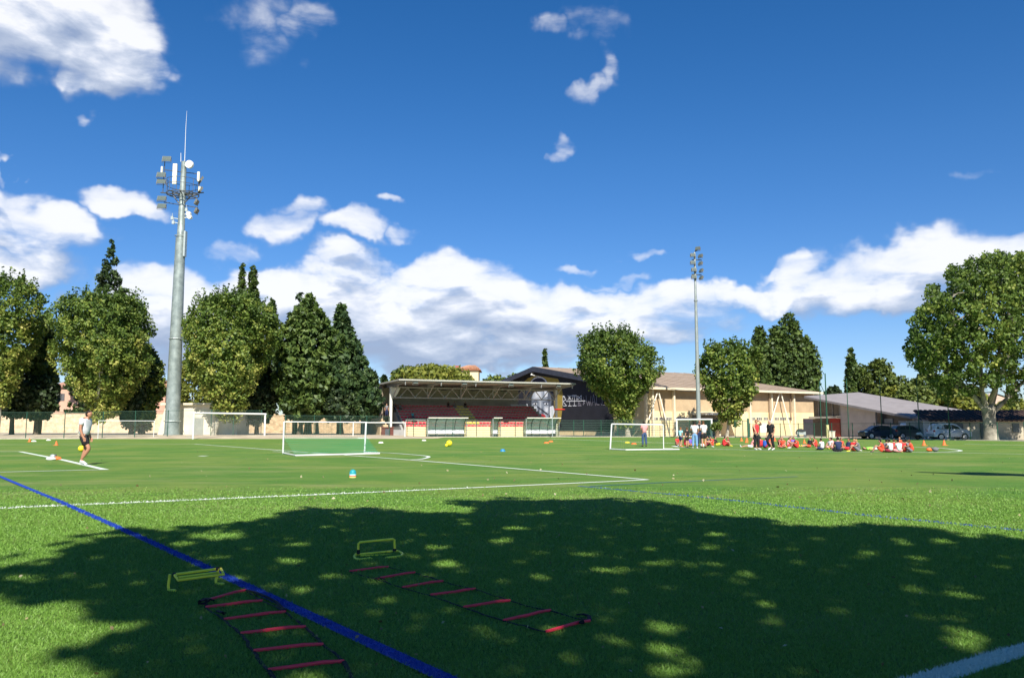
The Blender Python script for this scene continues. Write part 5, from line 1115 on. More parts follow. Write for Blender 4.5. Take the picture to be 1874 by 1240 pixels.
# ------------------------------------------------------------------ cars
def car(label, px0, px1, Y, colr, ang, kind='hatch', group='cars parked behind the fence'):
    x0 = XY(px0, Y); x1 = XY(px1, Y); L = (x1-x0); cx = (x0+x1)/2; W_ = 1.75
    root = thing('parked_car', label, 'car', (cx, Y+.9, 0), R(ang), group)
    H = {'hatch': 1.42, 'suv': 1.62, 'sedan': 1.42}[kind]; s = L / 4.3; l = L/2
    body = {'hatch': [(-2.15,.28),(-2.12,.62),(-2.05,.80),(-1.35,.92),(-.55,1.36),(.2,H),(1.2,H-.05),(1.85,1.0),(2.1,.92),(2.14,.5),(2.08,.28)],
            'suv': [(-2.15,.3),(-2.16,.62),(-2.02,1.02),(-1.82,1.5),(-1.4,H-.04),(0,H),(.55,H-.08),(1.15,1.08),(1.95,.92),(2.13,.7),(2.15,.32)],
            'sedan': [(-2.15,.3),(-2.14,.7),(-2.05,1.1),(-1.75,1.38),(-.9,H),(0,H-.03),(.75,1.0),(1.7,.88),(2.08,.72),(2.14,.32)]}[kind]
    def arch(pts):   # cut wheel arches from the lower edge
        out = list(pts)
        for cxx in (1.32, -1.32):
            for t in range(0, 181, 20): out.append((cxx + .38*math.cos(R(t)), .28 + .38*math.sin(R(t))))
        return out
    pts = arch(body); m = MB(); n = len(pts)
    def inset(z): return .0 if z < .75 else min(.24, (z-.75)*.36)
    layers = []
    for yy, k in ((-W_/2, 1), (-W_/2+.05, .0), (W_/2-.05, .0), (W_/2, 1)): pass
    vs = []
    for sgn in (-1, 1):
        for (a, b) in pts: vs.append((a*s, sgn*(W_/2-.02-inset(b)), b))
    m.add(vs, [(i, (i+1)%n, n+(i+1)%n, n+i) for i in range(n)] + [tuple(range(n-1,-1,-1)), tuple(range(n, 2*n))])
    bmx = M('car_paint_'+label[:10], colr, .28, .04, 1, spec=.6, metal=.25)
    m.build('body', bmx, root, bevel=.03)
    GL = M('car_glass', (.03,.035,.04), .08, .2, 1, spec=.8)
    wins = {'hatch': [[(-1.2,.95),(-.5,1.30),(-.02,1.34),(-.02,.95)],[(.06,.95),(.06,1.34),(.95,1.3),(1.5,1.0)]],
            'suv': [[(-1.72,1.08),(-1.6,1.42),(-1.0,1.5),(-.95,1.05)],[(-.88,1.05),(-.9,1.5),(-.12,1.5),(-.1,1.05)],[(-.03,1.05),(-.03,1.5),(.45,1.46),(.95,1.06)]],
            'sedan': [[(-1.6,1.0),(-1.4,1.26),(-.9,1.32),(-.85,1.0)],[(-.78,1.0),(-.8,1.34),(-.1,1.32),(-.08,.98)],[(0,.98),(0,1.3),(.15,1.26),(.55,.98)]]}[kind]
    for sgn in (-1, 1):
        for wv_ in wins:
            q = MB(); vv = []
            for off in (.0, .012): vv += [(a*s, sgn*(W_/2-.02-inset(b)+off), b) for a, b in wv_]
            k = len(wv_); q.add(vv, [tuple(range(k)), tuple(range(2*k-1,k-1,-1))] + [(i, k+i, k+(i+1)%k, (i+1)%k) for i in range(k)]); q.build('side_window', GL, root)
    # front and rear screens
    ws = {'hatch': ((-.6,1.33),(-1.3,.93)), 'suv': ((.6,1.50),(1.12,1.12)), 'sedan': ((.1,1.36),(.72,1.03))}[kind]
    q = MB(); (a, b), (c_, d_) = ws; o1 = .02 if c_ > a else -.02
    q.hexa([(c_*s,-.60,d_),(c_*s,.60,d_),(c_*s+o1,.60,d_+.03),(c_*s+o1,-.60,d_+.03),(a*s,-.55,b),(a*s,.55,b),(a*s+o1,.55,b+.02),(a*s+o1,-.55,b+.02)]); q.build('windscreen', GL, root)
    for cxx in (1.32, -1.32):
        for sgn in (-1, 1):
            w = MB(); c0 = Vector((cxx*s, sgn*(W_/2-.2), .32)); c1_ = Vector((cxx*s, sgn*(W_/2), .32)); w.tube(c0, c1_, .32, n=20); wo_ = w.build('wheel', M('tyre', (.02,.02,.022), .8, .1, 2), root, True)
            rm = MB(); rm.tube(c1_, c1_+Vector((0,sgn*.015,0)), .21, n=16); 
            for t in range(5): d = Vector((math.cos(t*1.2566), 0, math.sin(t*1.2566))); rm.tube(c1_+Vector((0,sgn*.02,0)), c1_+Vector((0,sgn*.02,0))+d*.19, .03, n=4)
            rm.build('rim', M('alloy', (.55,.56,.57), .3, .08, 2, metal=.6), wo_)
    fx = 1 if kind != 'hatch' else -1
    for sgn in (-1, 1):
        q = MB(); q.box(fx*1.98*s-.10, fx*1.98*s+.10, sgn*.72-.12, sgn*.72+.12, .68, .82); q.build('headlight', M('lamp_clear', (.75,.78,.8), .15, .05, 2, spec=.7), root, bevel=.02)
        q = MB(); q.box(-fx*2.03*s-.07, -fx*2.03*s+.07, sgn*.74-.1, sgn*.74+.1, .78, .95); q.build('tail_light', M('lamp_red', (.35,.02,.02), .3, .05, 2), root, bevel=.02)
        q = MB(); q.sphere((fx*.75*s, sgn*(W_/2+.06), 1.02), .1, 10, 6, (.7,1,.7)); q.build('wing_mirror', bmx, root, True)
    return root
car('dark blue hatchback parked in shade, leftmost of the cars', 1582, 1642, 85.5, (.012,.025,.05), 3, 'hatch')
car('dark grey-green car parked beside the dark blue one', 1641, 1703, 86.5, (.05,.06,.055), -3, 'sedan')
car('silver estate SUV parked left of the big plane trunk', 1711, 1779, 79.5, (.50,.54,.58), -4, 'suv')
def van():
    Y = 91; x0 = XY(1660, Y); root = thing('parked_van', 'white van roof showing above the grey-green car', 'van', (x0, Y, 0), 0)
    m = MB(); m.prism([(0,.3),(2.4,.3),(2.4,1.0),(1.9,1.35),(1.4,1.75),(.1,1.75),(0,1.5)], 'y', 0, 1.7); m.build('body', M('van_white', (.70,.73,.76), .35, .04, 1, spec=.5), root, bevel=.06)
    m = MB(); m.prism([(1.35,1.2),(1.85,1.2),(1.5,1.62),(1.3,1.62)], 'y', -.012, -.002); m.build('side_window', M('car_glass', (.03,.03,.03)), root)
    for cx in (.5, 1.9):
        m = MB(); m.tube((cx,.0,.32),(cx,.2,.32),.3,n=16); m.build('wheel', M('tyre', (.02,.02,.02)), root, True)
van()
o = thing('motor_scooter', 'white scooter parked in front of the grey-green car', 'scooter', (XY(1688, 81.5), 81.5, 0), R(8))
for cx in (-.55, .55):
    m = MB(); m.path([(cx+.22*math.cos(t), 0, .24+.22*math.sin(t)) for t in [i*math.pi/8 for i in range(17)]], .05, 6); m.build('wheel', M('tyre', (.02,.02,.02)), o)
m = MB(); m.path([(-.65,0,.55),(-.3,0,.62),(.0,0,.35),(.3,0,.32),(.45,0,.6),(.5,0,.95)], [.12,.17,.1,.09,.12,.06], 8); m.build('body', WPAINT, o, True)
m = MB(); m.tube((.5,-.3,1.0),(.5,.3,1.0),.03,n=6); m.build('handlebar', STEELD, o); m = MB(); m.sphere((-.3,0,.74),.2,10,6,(1.3,.6,.35)); m.build('seat', STEELD, o, True)
# ------------------------------------------------------------------ low things beside the hall
o = thing('line_marking_trolley', 'dark covered trolley standing by the hall wall', 'trolley', (XY(1465, 96), 96, 0))
m = MB(); m.sphere((0,0,.75), .55, 14, 7, (1,.7,.55), z0=-.2); m.build('cover', M('dark_cover', (.03,.03,.035), .8, .2, 3), o, True)
m = MB(); m.box(-.5,.5,-.3,.3,.35,.72); m.build('tray', GALV, o)
for cx in (-.4,.4):
    m = MB(); m.tube((cx,-.33,.18),(cx,-.25,.18),.18,n=12); m.tube((cx,0,.18),(cx,0,.4),.03,n=5); m.build('wheel', STEELD, o)
o = thing('litter_bin', 'pale square litter bin beside the padded pole', 'bin', (XY(1520, edgeY(1520)+1.6), edgeY(1520)+1.6, 0))
m = MB(); m.prism([(-.32,0),(.32,0),(.38,.75),(-.38,.75)], 'y', -.3, .3); m.build('body', M('bin_pale', (.6,.55,.42), .8, .1, 2), o); m = MB(); m.box(-.41,.41,-.33,.33,.75,.82); m.build('rim', GALV, o)
o = thing('stone_planter', 'low stone planter with grey shrub by the hall entrance', 'planter', (XY(1312,98), 98, 0))
m = MB(); m.lathe([(.0,0),(.28,0),(.22,.5),(.42,.95),(.36,.95),(.0,.85)], n=14); m.build('pot', M('planter_brown', (.24,.16,.11), .9, .2, 3), o, True)
P, T = crown_points(ROUND, .9, 1.7, .7, 60, 10, .2, seed=9); leaf_mesh('foliage', P, .22, .6+T, L_PINE, o)
# white equipment items on the pitch ---------------------------------------
ORG = M('orange_plastic', (.80,.16,.04), .5, .06, 4); YEL = M('yellow_plastic', (.80,.62,.03), .45, .06, 4); BLU = M('blue_plastic', (.02,.20,.42), .45, .06, 4); WHP = M('white_plastic', (.82,.80,.70), .5, .05, 4)
def disc(px, py, mat, lab, r=.13, h=.07, grp='flat marker discs on the grass', cat='marker disc'):
    p = G(px, py); o = MB().lathe([(r,0.0),(r*.98,.012),(r*.55,h),(r*.25,h*1.02),(r*.25,h*.9),(r*.5,h*.88),(r*.9,0.0)], n=16).build('marker_disc', mat, None, True); o.location = p; tag(o, lab, cat, grp)
def cone(px, py, mat, lab, h=.3):
    p = G(px, py); o = thing('training_cone', lab, 'cone', p, 0, 'orange training cones on the pitch')
    MB().lathe([(.0,.0),(h*.45,0),(h*.45,.02),(h*.33,.025),(h*.08,h),(0,h)], n=14).build('shell', mat, o, True); MB().box(-h*.5,h*.5,-h*.5,h*.5,-.0,.015).build('base', mat, o)
for px, py, mt, lab in ((62,807.5,WHP,'white marker disc near the left edge, before the fence'), (89,805.5,WHP,'white marker disc farthest on the left'), (697,810.2,WHP,'pale marker disc right of the green goal net'), (776,806,WHP,'pale marker disc before the left dugout'),
                        (1000,810.5,ORG,'orange disc left of the pair before the right dugout'), (1008,808,ORG,'orange disc right of the pair before the right dugout'), (1160,812.5,ORG,'orange disc left of the woman in jeans'), (1148,810,YEL,'yellowish disc behind the portable goal')):
    disc(px, py, mt, lab, .22, .1)
for px, py, lab, h in ((54,808,'orange cone beside the white disc at far left',.3), (103,814.5,'orange cone left of the walking man',.3), (1357,806.5,'pale orange cone left of the pair behind the group',.30), (1367,806.5,'orange cone, upper of the touching pair',.30), (1366,809.5,'orange cone, lower of the touching pair',.30),
                       (1418,806.5,'orange cone behind the man in black',.30), (1472,810.5,'orange cone behind the seated girl in black top',.30), (1691,815,'orange cone left of the last two on the right',.36), (1728,814.5,'orange cone farthest right on the pitch',.36)):
    cone(px, py, ORG, lab, h)
def ball(px, py, r, mat, lab, h=0):
    p = G(px, py); o = MB().sphere((0,0,0), r, 22, 14).build('ball', mat, None, True); o.location = (p.x, p.y, r + h); tag(o, lab, 'ball')
ball(148.5, 826, .155, YEL, 'bright yellow ball just behind the walking man'); ball(822, 816.3, .20, YEL, 'large yellow ball on the grass before the left dugout'); ball(817, 817.4, .10, YEL, 'small yellow ball touching the large yellow one')
disc(920, 825.5, BLU, 'blue dome marker alone in mid-pitch', .15, .12)
ball(1285.5, 818.4, .13, WPAINT, 'white ball by the feet of the standing adults')
# stacked coloured domes
p = G(645.5, 873.5)
for i, (c, lab) in enumerate([((.85,.62,.20),'yellow'), ((.75,.12,.10),'red'), ((.45,.72,.80),'pale blue'), ((.02,.28,.32),'teal')]):
    z = [.0, .03, .055, .085][i]; r = .085
    mb = MB().lathe([(r,0),(r,.03),(r*.86,.075),(r*.55,.105),(0,.118)] if i == 3 else ([(r,0),(r,.03),(r*.9,.06),(r*.6,.08),(0,.085)] if i == 2 else [(r,0),(r,.03),(r*.6,.034),(0,.034)]), n=20)
    o = mb.build('dome_marker', M('dome_%s' % lab.split()[0], c, .45, .05, 3), None, True); o.location = (p.x, p.y, z + .002); tag(o, lab + ' rubber dome in the small stack beyond the white line', 'dome marker', 'stacked dome markers')
# kit on the left line
o = thing('training_kit', 'white bag with grey top lying on the left white line', 'bag', G(93,841.5)); MB().sphere((0,0,.05), .17, 12, 7, (1.1,.7,.45)).build('bag', WPAINT, o, True); MB().sphere((.03,.05,.15), .09, 10, 6, (1.2,.8,.8)).build('grey_top', GALV, o, True)
o = thing('training_kit', 'orange bib bundle with black cap on the left white line', 'bib', G(102.5,840.3)); MB().sphere((0,0,.04), .16, 12, 7, (1.3,.8,.5)).build('bundle', ORG, o, True); MB().tube((-.02,0,.1),(-.02,0,.2),.03,n=8).build('cap', STEELD, o)
o = thing('white_mat', 'flat white mat beside the seated children, left end', 'mat', G(1238,816.5)); MB().lathe([(0,.0),(.34,0),(.34,.03),(0,.04)], n=18).build('mat', WPAINT, o)
# bags at right of the group
o = thing('kit_bag', 'orange and red bag lying right of the seated children', 'bag', G(1701,825.5)); MB().sphere((0,0,.09), .14, 12, 8, (1.15,.8,.7)).build('bag_body', ORG, o, True); MB().path([(-.12,0,.15),(0,-.02,.28),(.12,0,.15)], .015, 5).build('strap', STEELD, o)
o = thing('kit_bag', 'round grey bag lying rightmost on the centre circle', 'bag', G(1712,826)); MB().sphere((0,0,.12), .15, 12, 8, (1.1,.8,.8)).build('bag_body', M('bag_grey', (.16,.16,.17), .8, .15, 5), o, True); MB().sphere((-.15,0,.16), .06, 8, 6).build('strap', STEELD, o)
# ------------------------------------------------------------------ hurdles
YH = M('yellow_hurdle_plastic', (1.0, .84, .06), .45, .06, 12, .02); BLKP = M('black_plastic', (.012,.012,.014), .5, .1, 10); REDR = M('red_rung_plastic', (.98,.05,.08), .4, .08, 14); STRAP = M('black_strap', (.010,.010,.012), .85, .2, 40)
def hurdle_left():
    o = G(360, 1076); root = thing('mini_hurdle', 'yellow-green mini hurdle folded flat on top, left by the blue line', 'hurdle', o)
    def L(px, py, Y): return PY(px, py, Y) - o
    yl = G(316,1082).y; yr = G(404,1070).y
    r = .0098
    def leg(px, pyt, gx, gy, s):
        Y = G(gx, gy).y; g0 = G(gx, gy) - o
        m = MB(); m.path([L(px, pyt, Y+.02), L(px-1*s, pyt+8, Y+.02), L(px-3, pyt+20, Y+.01), Vector((L(px-2.5, gy-4, Y).x, L(px, gy, Y).y, .014)), g0 + Vector((.0, -.02, .012))], r*1.15, 8)
        m.sphere((g0.x+.012, g0.y-.03, .013), .021, 12, 8, (1.15, 1.3, .6)); m.build('leg', YH, root, True)
    leg(311, 1050, 317, 1082, 1); leg(398, 1040, 405, 1070, -1)
    a0 = L(320,1050.5,yl+.02); a1 = L(396,1040.5,yr+.02); m = MB(); m.tube(a0, a1, r*1.15, n=10); m.build('upper_bar', YH, root, True)
    m = MB(); m.tube(L(326,1056,yl-.03), L(400,1046.5,yr-.03), r, n=8); m.build('middle_bar', YH, root, True)
    m = MB(); m.path([L(320,1052,yl-.0), L(326,1061,yl-.10), L(410,1050,yr-.10), L(404,1040,yr-.0)], r*1.1, 10); m.build('folded_bar', YH, root, True)
    m = MB(); m.tube(L(317,1051,yl+.02), L(322,1050.2,yl+.02), r*1.6, n=8); m.tube(L(396,1040.4,yr+.02), L(400,1040,yr+.02), r*1.6, n=8); m.build('clip', BLKP, root, True)
hurdle_left()
def hurdle_right():
    o = G(692, 1021); root = thing('mini_hurdle', 'upright yellow mini hurdle, right one above the far ladder', 'hurdle', o)
    def L(px, py, Y): return PY(px, py, Y) - o
    r = .0115; yl = G(654,1019).y; yr = G(726,1012).y + .0
    m = MB(); m.path([L(655.5,1009,yl), L(656,994,yl), L(659,991.5,yl), L(719,985.5,yr), L(722,987,yr), L(722.5,1004,yr)], r, 9); m.build('upright_bar', YH, root, True)
    m = MB(); m.tube(L(655,1014,yl), L(719,1008,yr), r*1.1, n=10); m.build('lower_bar', YH, root, True)
    m = MB(); m.tube(L(660,1016.5,yl-.05), L(716,1014,yr-.12), r*.7, n=8); m.build('thin_bar', YH, root, True)
    def P3(a): return [Vector((p[0].x - o.x, p[0].y - o.y, .013)) for p in a]
    m = MB(); m.path([L(652,1013,yl)] + [G(x, y, .013) - o for x, y in ((648,1018),(650,1022),(658,1023.5),(670,1022.5),(677,1021))], r*1.15, 9); m.sphere(tuple(G(675,1021.5,.013)-o), .022, 10, 6, (1.6,.9,.6)); m.build('foot', YH, root, True)
    m = MB(); m.path([L(723,1007,yr)] + [G(x, y, .013) - o for x, y in ((731,1009),(737,1013),(734,1017),(722,1019),(710,1020))], r*1.15, 9); m.sphere(tuple(G(711,1020,.013)-o), .022, 10, 6, (1.6,.9,.6)); m.build('foot', YH, root, True)
    m = MB(); m.tube(L(655.5,1013,yl), L(656,1005,yl), r*1.5, n=8); m.tube(L(722,1008,yr), L(722.5,1003,yr), r*1.6, n=8); m.sphere(tuple(L(719.5,1008.5,yr)), .018, 8, 6); m.build('clip', BLKP, root, True)
hurdle_right()
# ------------------------------------------------------------------ agility ladders
def ladder(label, rungs, kinks, tangles=()):
    o = G(*rungs[len(rungs)//2][0]); root = thing('agility_ladder', label, 'ladder', o)
    rr = random.Random(len(rungs)); A = []; B = []
    for (a, b), k in zip(rungs, kinks):
        p = G(a[0], a[1], .02) - o; q = G(b[0], b[1], .02) - o; d = q - p; nn = Vector((-d.y, d.x, 0)).normalized(); A.append(p); B.append(q)
        pts = [p, p + d*.3 + nn*k*.3, p + d*.5 + nn*k, p + d*.72 + nn*k*.6 + Vector((0,0,.004)), q]
        m = MB(); m.path(pts, [.0085,.0098,.0098,.0098,.0085], 8, flat=1.15); m.build('rung', REDR, root, True)
    for side in (A, B):
        m = MB(); pts = []
        for a, b in zip(side[:-1], side[1:]):
            for i in range(6):
                t = i/6; p = a.lerp(b, t); nn = Vector((-(b-a).y, (b-a).x, 0)).normalized(); w_ = math.sin(t*math.pi)
                pts.append(p + nn*w_*rr.uniform(-.008,.01) + Vector((0,0,-.004 + w_*rr.uniform(-.006,.004))))
        pts.append(side[-1]); m.path(pts, .011, 6, flat=.3); m.build('strap', STRAP, root)
    for tg in tangles:
        m = MB(); m.path([G(x, y, z) - o for x, y, z in tg], .014, 6, flat=.45); m.build('strap_end', STRAP, root)
    return root
ladder('short red-runged agility ladder on the left, crossing the blue line',
       [((379,1097),(450,1079)), ((376.5,1110),(480.6,1098)), ((410,1132),(523,1118.5)), ((440.5,1157.6),(559.6,1145.6)), ((464,1189.5),(591.7,1177.7)), ((490.6,1224.6),(629.8,1208.8))],
       [.01,.006,.012,.014,.012,.012],
       [[(450,1079,.02),(468,1083,.02),(485,1090,.03),(505,1100,.02),(521,1116,.02)], [(392,1098,.02),(380,1094,.04),(366,1099,.05),(364,1104,.02),(374,1103,.03),(384,1097,.05),(372,1096,.03),(362,1101,.01)], [(492,1226,.02),(500,1238,.01),(506,1250,.01)], [(630,1210,.02),(640,1232,.01),(650,1250,.01)], [(398,1117,.02),(408,1120,.03),(412,1122,.02)]])
ladder('long red-runged agility ladder on the right below the upright hurdle',
       [((640,1044.5),(711,1036.3)), ((689,1057.8),(759.6,1046.6)), ((736.5,1074),(810.8,1062.5)), ((787.8,1087.6),(869.7,1076.5)), ((848.7,1109.8),(933.8,1097.8)), ((922,1134),(1007.5,1115.5)), ((999,1154.7),(1079.8,1134.7))],
       [.006,.006,.012,-.014,.01,-.004,.012],
       [[(686,1058,.03),(694,1056,.04),(700,1059,.02),(706,1060,.01)], [(1060,1138,.03),(1068,1137,.035),(1066,1134,.02)], [(1079,1134,.02),(1078,1126,.02),(1068,1123,.02),(1056,1124,.02)]])
# ------------------------------------------------------------------ people
SKIN = M('skin', (.46,.25,.16), .55, .06, 6, spec=.35); SKIN2 = M('skin_tan', (.34,.17,.10), .55, .06, 6, spec=.35)
def skinmesh(pts, edges, rad, sub=1):
    me = bpy.data.meshes.new('tmp'); me.from_pydata([tuple(p) for p in pts], edges, []); o = bpy.data.objects.new('tmp', me); COL.objects.link(o)
    md = o.modifiers.new('skin', 'SKIN'); md.use_smooth_shade = True
    for i, r in enumerate(rad):
        sv = me.skin_vertices[0].data[i]; sv.radius = (r, r) if not isinstance(r, tuple) else r; sv.use_root = (i == 0)
    ss = o.modifiers.new('s', 'SUBSURF'); ss.levels = sub; ss.render_levels = sub
    dg = bpy.context.evaluated_depsgraph_get(); dg.update(); out = bpy.data.meshes.new_from_object(o.evaluated_get(dg))
    bpy.data.objects.remove(o); bpy.data.meshes.remove(me); return out
def mirror(side, p): return (p[0]*side, p[1], p[2])
def POSE(**k): return k
# joints: (x = right, y = forward, z = up) for a 1.75 m figure; l/r may differ
def sym(p): return {'r': p, 'l': (-p[0], p[1], p[2])}
POSES = {
 'stand': dict(pel=(0,0,.95), wai=(0,0,1.10), che=(0,.0,1.32), nec=(0,-.01,1.49), hea=(0,.02,1.64), sh=sym((.18,0,1.42)), el=sym((.25,-.03,1.14)), wr=sym((.25,.07,.90)), pa=sym((.245,.10,.82)), hi=sym((.09,0,.92)), kn=sym((.10,.02,.50)), an=sym((.105,-.02,.09)), to=sym((.12,.14,.03))),
 'stand_arms_front': dict(pel=(0,0,.95), wai=(0,0,1.10), che=(0,.0,1.32), nec=(0,.0,1.49), hea=(0,.05,1.63), sh=sym((.18,0,1.42)), el=sym((.25,.02,1.14)), wr=sym((.14,.24,1.16)), pa=sym((.08,.29,1.18)), hi=sym((.09,0,.92)), kn=sym((.11,.02,.50)), an=sym((.13,-.02,.09)), to=sym((.15,.14,.03))),
 'walk': dict(pel=(0,0,.93), wai=(0,.02,1.07), che=(0,.05,1.30), nec=(0,.09,1.46), hea=(0,.14,1.60), sh={'r':(.19,.04,1.41),'l':(-.19,.05,1.41)}, el={'r':(.24,.03,1.13),'l':(-.24,-.02,1.13)}, wr={'r':(.23,.12,.90),'l':(-.23,.08,.88)}, pa={'r':(.22,.16,.82),'l':(-.22,.12,.80)}, hi=sym((.09,0,.90)), kn={'l':(-.09,.04,.48),'r':(.09,.27,.52)}, an={'l':(-.09,-.10,.12),'r':(.08,.02,.16)}, to={'l':(-.10,.06,.035),'r':(.08,.16,.045)}),
 'hand_up': dict(pel=(0,0,.95), wai=(0,0,1.10), che=(0,.0,1.32), nec=(0,.0,1.49), hea=(0,.05,1.63), sh=sym((.19,0,1.42)), el={'r':(.27,.14,1.22),'l':(-.30,.16,1.46)}, wr={'r':(.23,.24,1.0),'l':(-.10,.24,1.62)}, pa={'r':(.22,.26,.92),'l':(-.04,.20,1.66)}, hi=sym((.09,0,.92)), kn={'r':(.10,.02,.50),'l':(-.12,.06,.50)}, an={'r':(.105,-.04,.09),'l':(-.13,.02,.09)}, to={'r':(.12,.12,.03),'l':(-.16,.17,.03)}),
 'cross': dict(pel=(0,0,.13), wai=(0,-.01,.27), che=(0,.03,.50), nec=(0,.05,.66), hea=(0,.09,.81), sh=sym((.17,.03,.59)), el=sym((.25,.12,.37)), wr=sym((.18,.31,.27)), pa=sym((.12,.37,.24)), hi=sym((.10,.02,.13)), kn=sym((.36,.30,.17)), an={'r':(-.05,.36,.08),'l':(.05,.30,.08)}, to={'r':(-.17,.38,.05),'l':(.18,.34,.05)}),
 'hug': dict(pel=(0,0,.13), wai=(0,-.02,.27), che=(0,.02,.49), nec=(0,.08,.65), hea=(0,.14,.79), sh=sym((.17,.04,.58)), el=sym((.24,.24,.42)), wr=sym((.10,.48,.38)), pa=sym((.04,.52,.36)), hi=sym((.10,.02,.13)), kn=sym((.13,.42,.48)), an=sym((.11,.62,.09)), to=sym((.12,.76,.03))),
 'lean': dict(pel=(0,0,.13), wai=(0,-.05,.26), che=(0,-.13,.48), nec=(0,-.16,.64), hea=(0,-.14,.80), sh=sym((.17,-.14,.58)), el=sym((.26,-.28,.34)), wr=sym((.25,-.40,.09)), pa=sym((.25,-.44,.05)), hi=sym((.10,.02,.13)), kn=sym((.14,.45,.20)), an=sym((.12,.86,.09)), to=sym((.14,.92,.20))),
 'lie': dict(pel=(0,0,.12), wai=(0,-.16,.12), che=(0,-.38,.14), nec=(0,-.54,.14), hea=(0,-.70,.15), sh=sym((.17,-.47,.12)), el=sym((.30,-.30,.10)), wr=sym((.28,-.08,.08)), pa=sym((.27,.0,.07)), hi=sym((.09,.03,.11)), kn=sym((.12,.44,.16)), an=sym((.12,.86,.08)), to=sym((.16,.90,.20))),
 'bench': dict(pel=(0,0,.13), wai=(0,0,.27), che=(0,.05,.50), nec=(0,.08,.66), hea=(0,.13,.81), sh=sym((.17,.05,.59)), el=sym((.24,.14,.36)), wr=sym((.13,.36,.24)), pa=sym((.08,.42,.22)), hi=sym((.09,.02,.12)), kn=sym((.12,.42,.12)), an=sym((.12,.42,-.30)), to=sym((.13,.56,-.36))),
}
CACHE = {}
def body_parts(pose, top, bottom, fingers):
    key = (pose, top, bottom, fingers)
    if key in CACHE: return CACHE[key]
    J = POSES[pose]; out = {}
    V = lambda p: Vector(p)
    # body: torso, neck, limbs, hands with five fingers
    pts = [J['pel'], J['wai'], J['che'], J['nec'], (V(J['nec'])*.35 + V(J['hea'])*.65)]; rad = [.14,.13,.15,.062,.066]; ed = [(0,1),(1,2),(2,3),(3,4)]
    def add(p, r, parent): pts.append(tuple(p)); rad.append(r); ed.append((parent, len(pts)-1)); return len(pts)-1
    for s in ('l', 'r'):
        a = add(J['sh'][s], .068, 2); e = add(J['el'][s], .048, a); w = add(J['wr'][s], .032, e); p = add(J['pa'][s], .034, w)
        d = (V(J['pa'][s]) - V(J['wr'][s])).normalized(); side = V((1,0,0)); side = (side - d*side.dot(d)).normalized() if abs(d.x) < .9 else V((0,1,0)); nrm = d.cross(side)
        if fingers:
            q = V(J['pa'][s])
            for k, (o_, L_) in enumerate(((-.030,.060),(-.010,.075),(.010,.070),(.030,.052))):
                f0 = add(q + d*.03 + nrm*o_, .0095, p); f1 = add(q + d*(.03+L_*.55) + nrm*o_*1.1 + side*.006*(k+1)*.5, .0088, f0); add(q + d*(.03+L_) + nrm*o_*1.1 + side*.02, .0072, f1)
            t0 = add(q - d*.01 - nrm*.04, .011, p); add(q + d*.03 - nrm*.062, .009, t0)
        else: add(V(J['pa'][s]) + d*.07, .022, p)
        h = add(J['hi'][s], .10, 0); k = add(J['kn'][s], .066, h); c_ = add(V(J['kn'][s]).lerp(V(J['an'][s]), .35), .064, k); an = add(J['an'][s], .034, c_); add(V(J['an'][s]).lerp(V(J['to'][s]), .9), .03, an)
    me = skinmesh(pts, ed, rad, 1)
    # head with jaw, nose, ears joined to the same mesh
    hd = V(J['hea']); up = (hd - V(J['nec'])).normalized() if pose == 'lie' else V((0,0,1))
    fw = V((0,1,0)) if pose != 'lie' else V((0,0,1)); mb = MB(); nu, nv = 20, 14; vs = []; rt = fw.cross(up)
    for j in range(nv+1):
        ph = -math.pi/2 + math.pi*j/nv
        for i in range(nu):
            t = 2*math.pi*i/nu; x, y, z = math.cos(ph)*math.cos(t), math.cos(ph)*math.sin(t), math.sin(ph)
            w = 1 - .28*max(0, -z); nose = .022*math.exp(-((z+.12)/.18)**2 - (x/.16)**2) if y > 0 else 0; chin = .012*math.exp(-((z+.72)/.2)**2) if y > .1 else 0; ear = .014*math.exp(-((z+.05)/.22)**2 - (y/.16)**2)
            vs.append(hd + rt*(x*(.076*w) + math.copysign(ear, x)) + fw*(y*.096*(w*.5+.5) + nose + chin) + up*(z*.118))
    fs = [(j*nu+i, j*nu+(i+1)%nu, (j+1)*nu+(i+1)%nu, (j+1)*nu+i) for j in range(nv) for i in range(nu)]
    bm = bmesh.new(); bm.from_mesh(me); bv = [bm.verts.new(v) for v in vs]
    for f in fs:
        try: bm.faces.new([bv[i] for i in f]).smooth = True
        except Exception: pass
    bm.to_mesh(me); bm.free(); out['body'] = me
    # hair: shell over the back and top of the skull
    def hairmesh(longh):
        vs = []; 
        for j in range(nv+1):
            ph = -math.pi/2 + math.pi*j/nv
            for i in range(nu):
                t = 2*math.pi*i/nu; x, y, z = math.cos(ph)*math.cos(t), math.cos(ph)*math.sin(t), math.sin(ph)
                lim = .45 if y > .1 else (-.55 if not longh else -1.5)
                zz = z*.126 if z > lim else lim*.126
                kx = .084 if z > lim else .078
                if longh and y < .1 and z < -.2: zz = -.03 + (z+.2)*.26; kx = .088
                vs.append(hd + rt*(x*kx) + fw*(y*(.104 if y < 0 else .098) - .006) + up*zz)
        m2 = bpy.data.meshes.new('hair'); m2.from_pydata([tuple(v) for v in vs], [], fs); m2.polygons.foreach_set('use_smooth', [True]*len(m2.polygons)); return m2
    out['hair'] = hairmesh(False); out['long_hair'] = hairmesh(True)
    # shirt
    sc = J['wai']; pts = [V(J['pel'])*1.25 - V(J['wai'])*.25, V(J['wai']), V(J['che']), V(J['che'])*.25 + V(J['nec'])*.75]; rad = [.178,.172,.19,.082]; ed = [(0,1),(1,2),(2,3)]
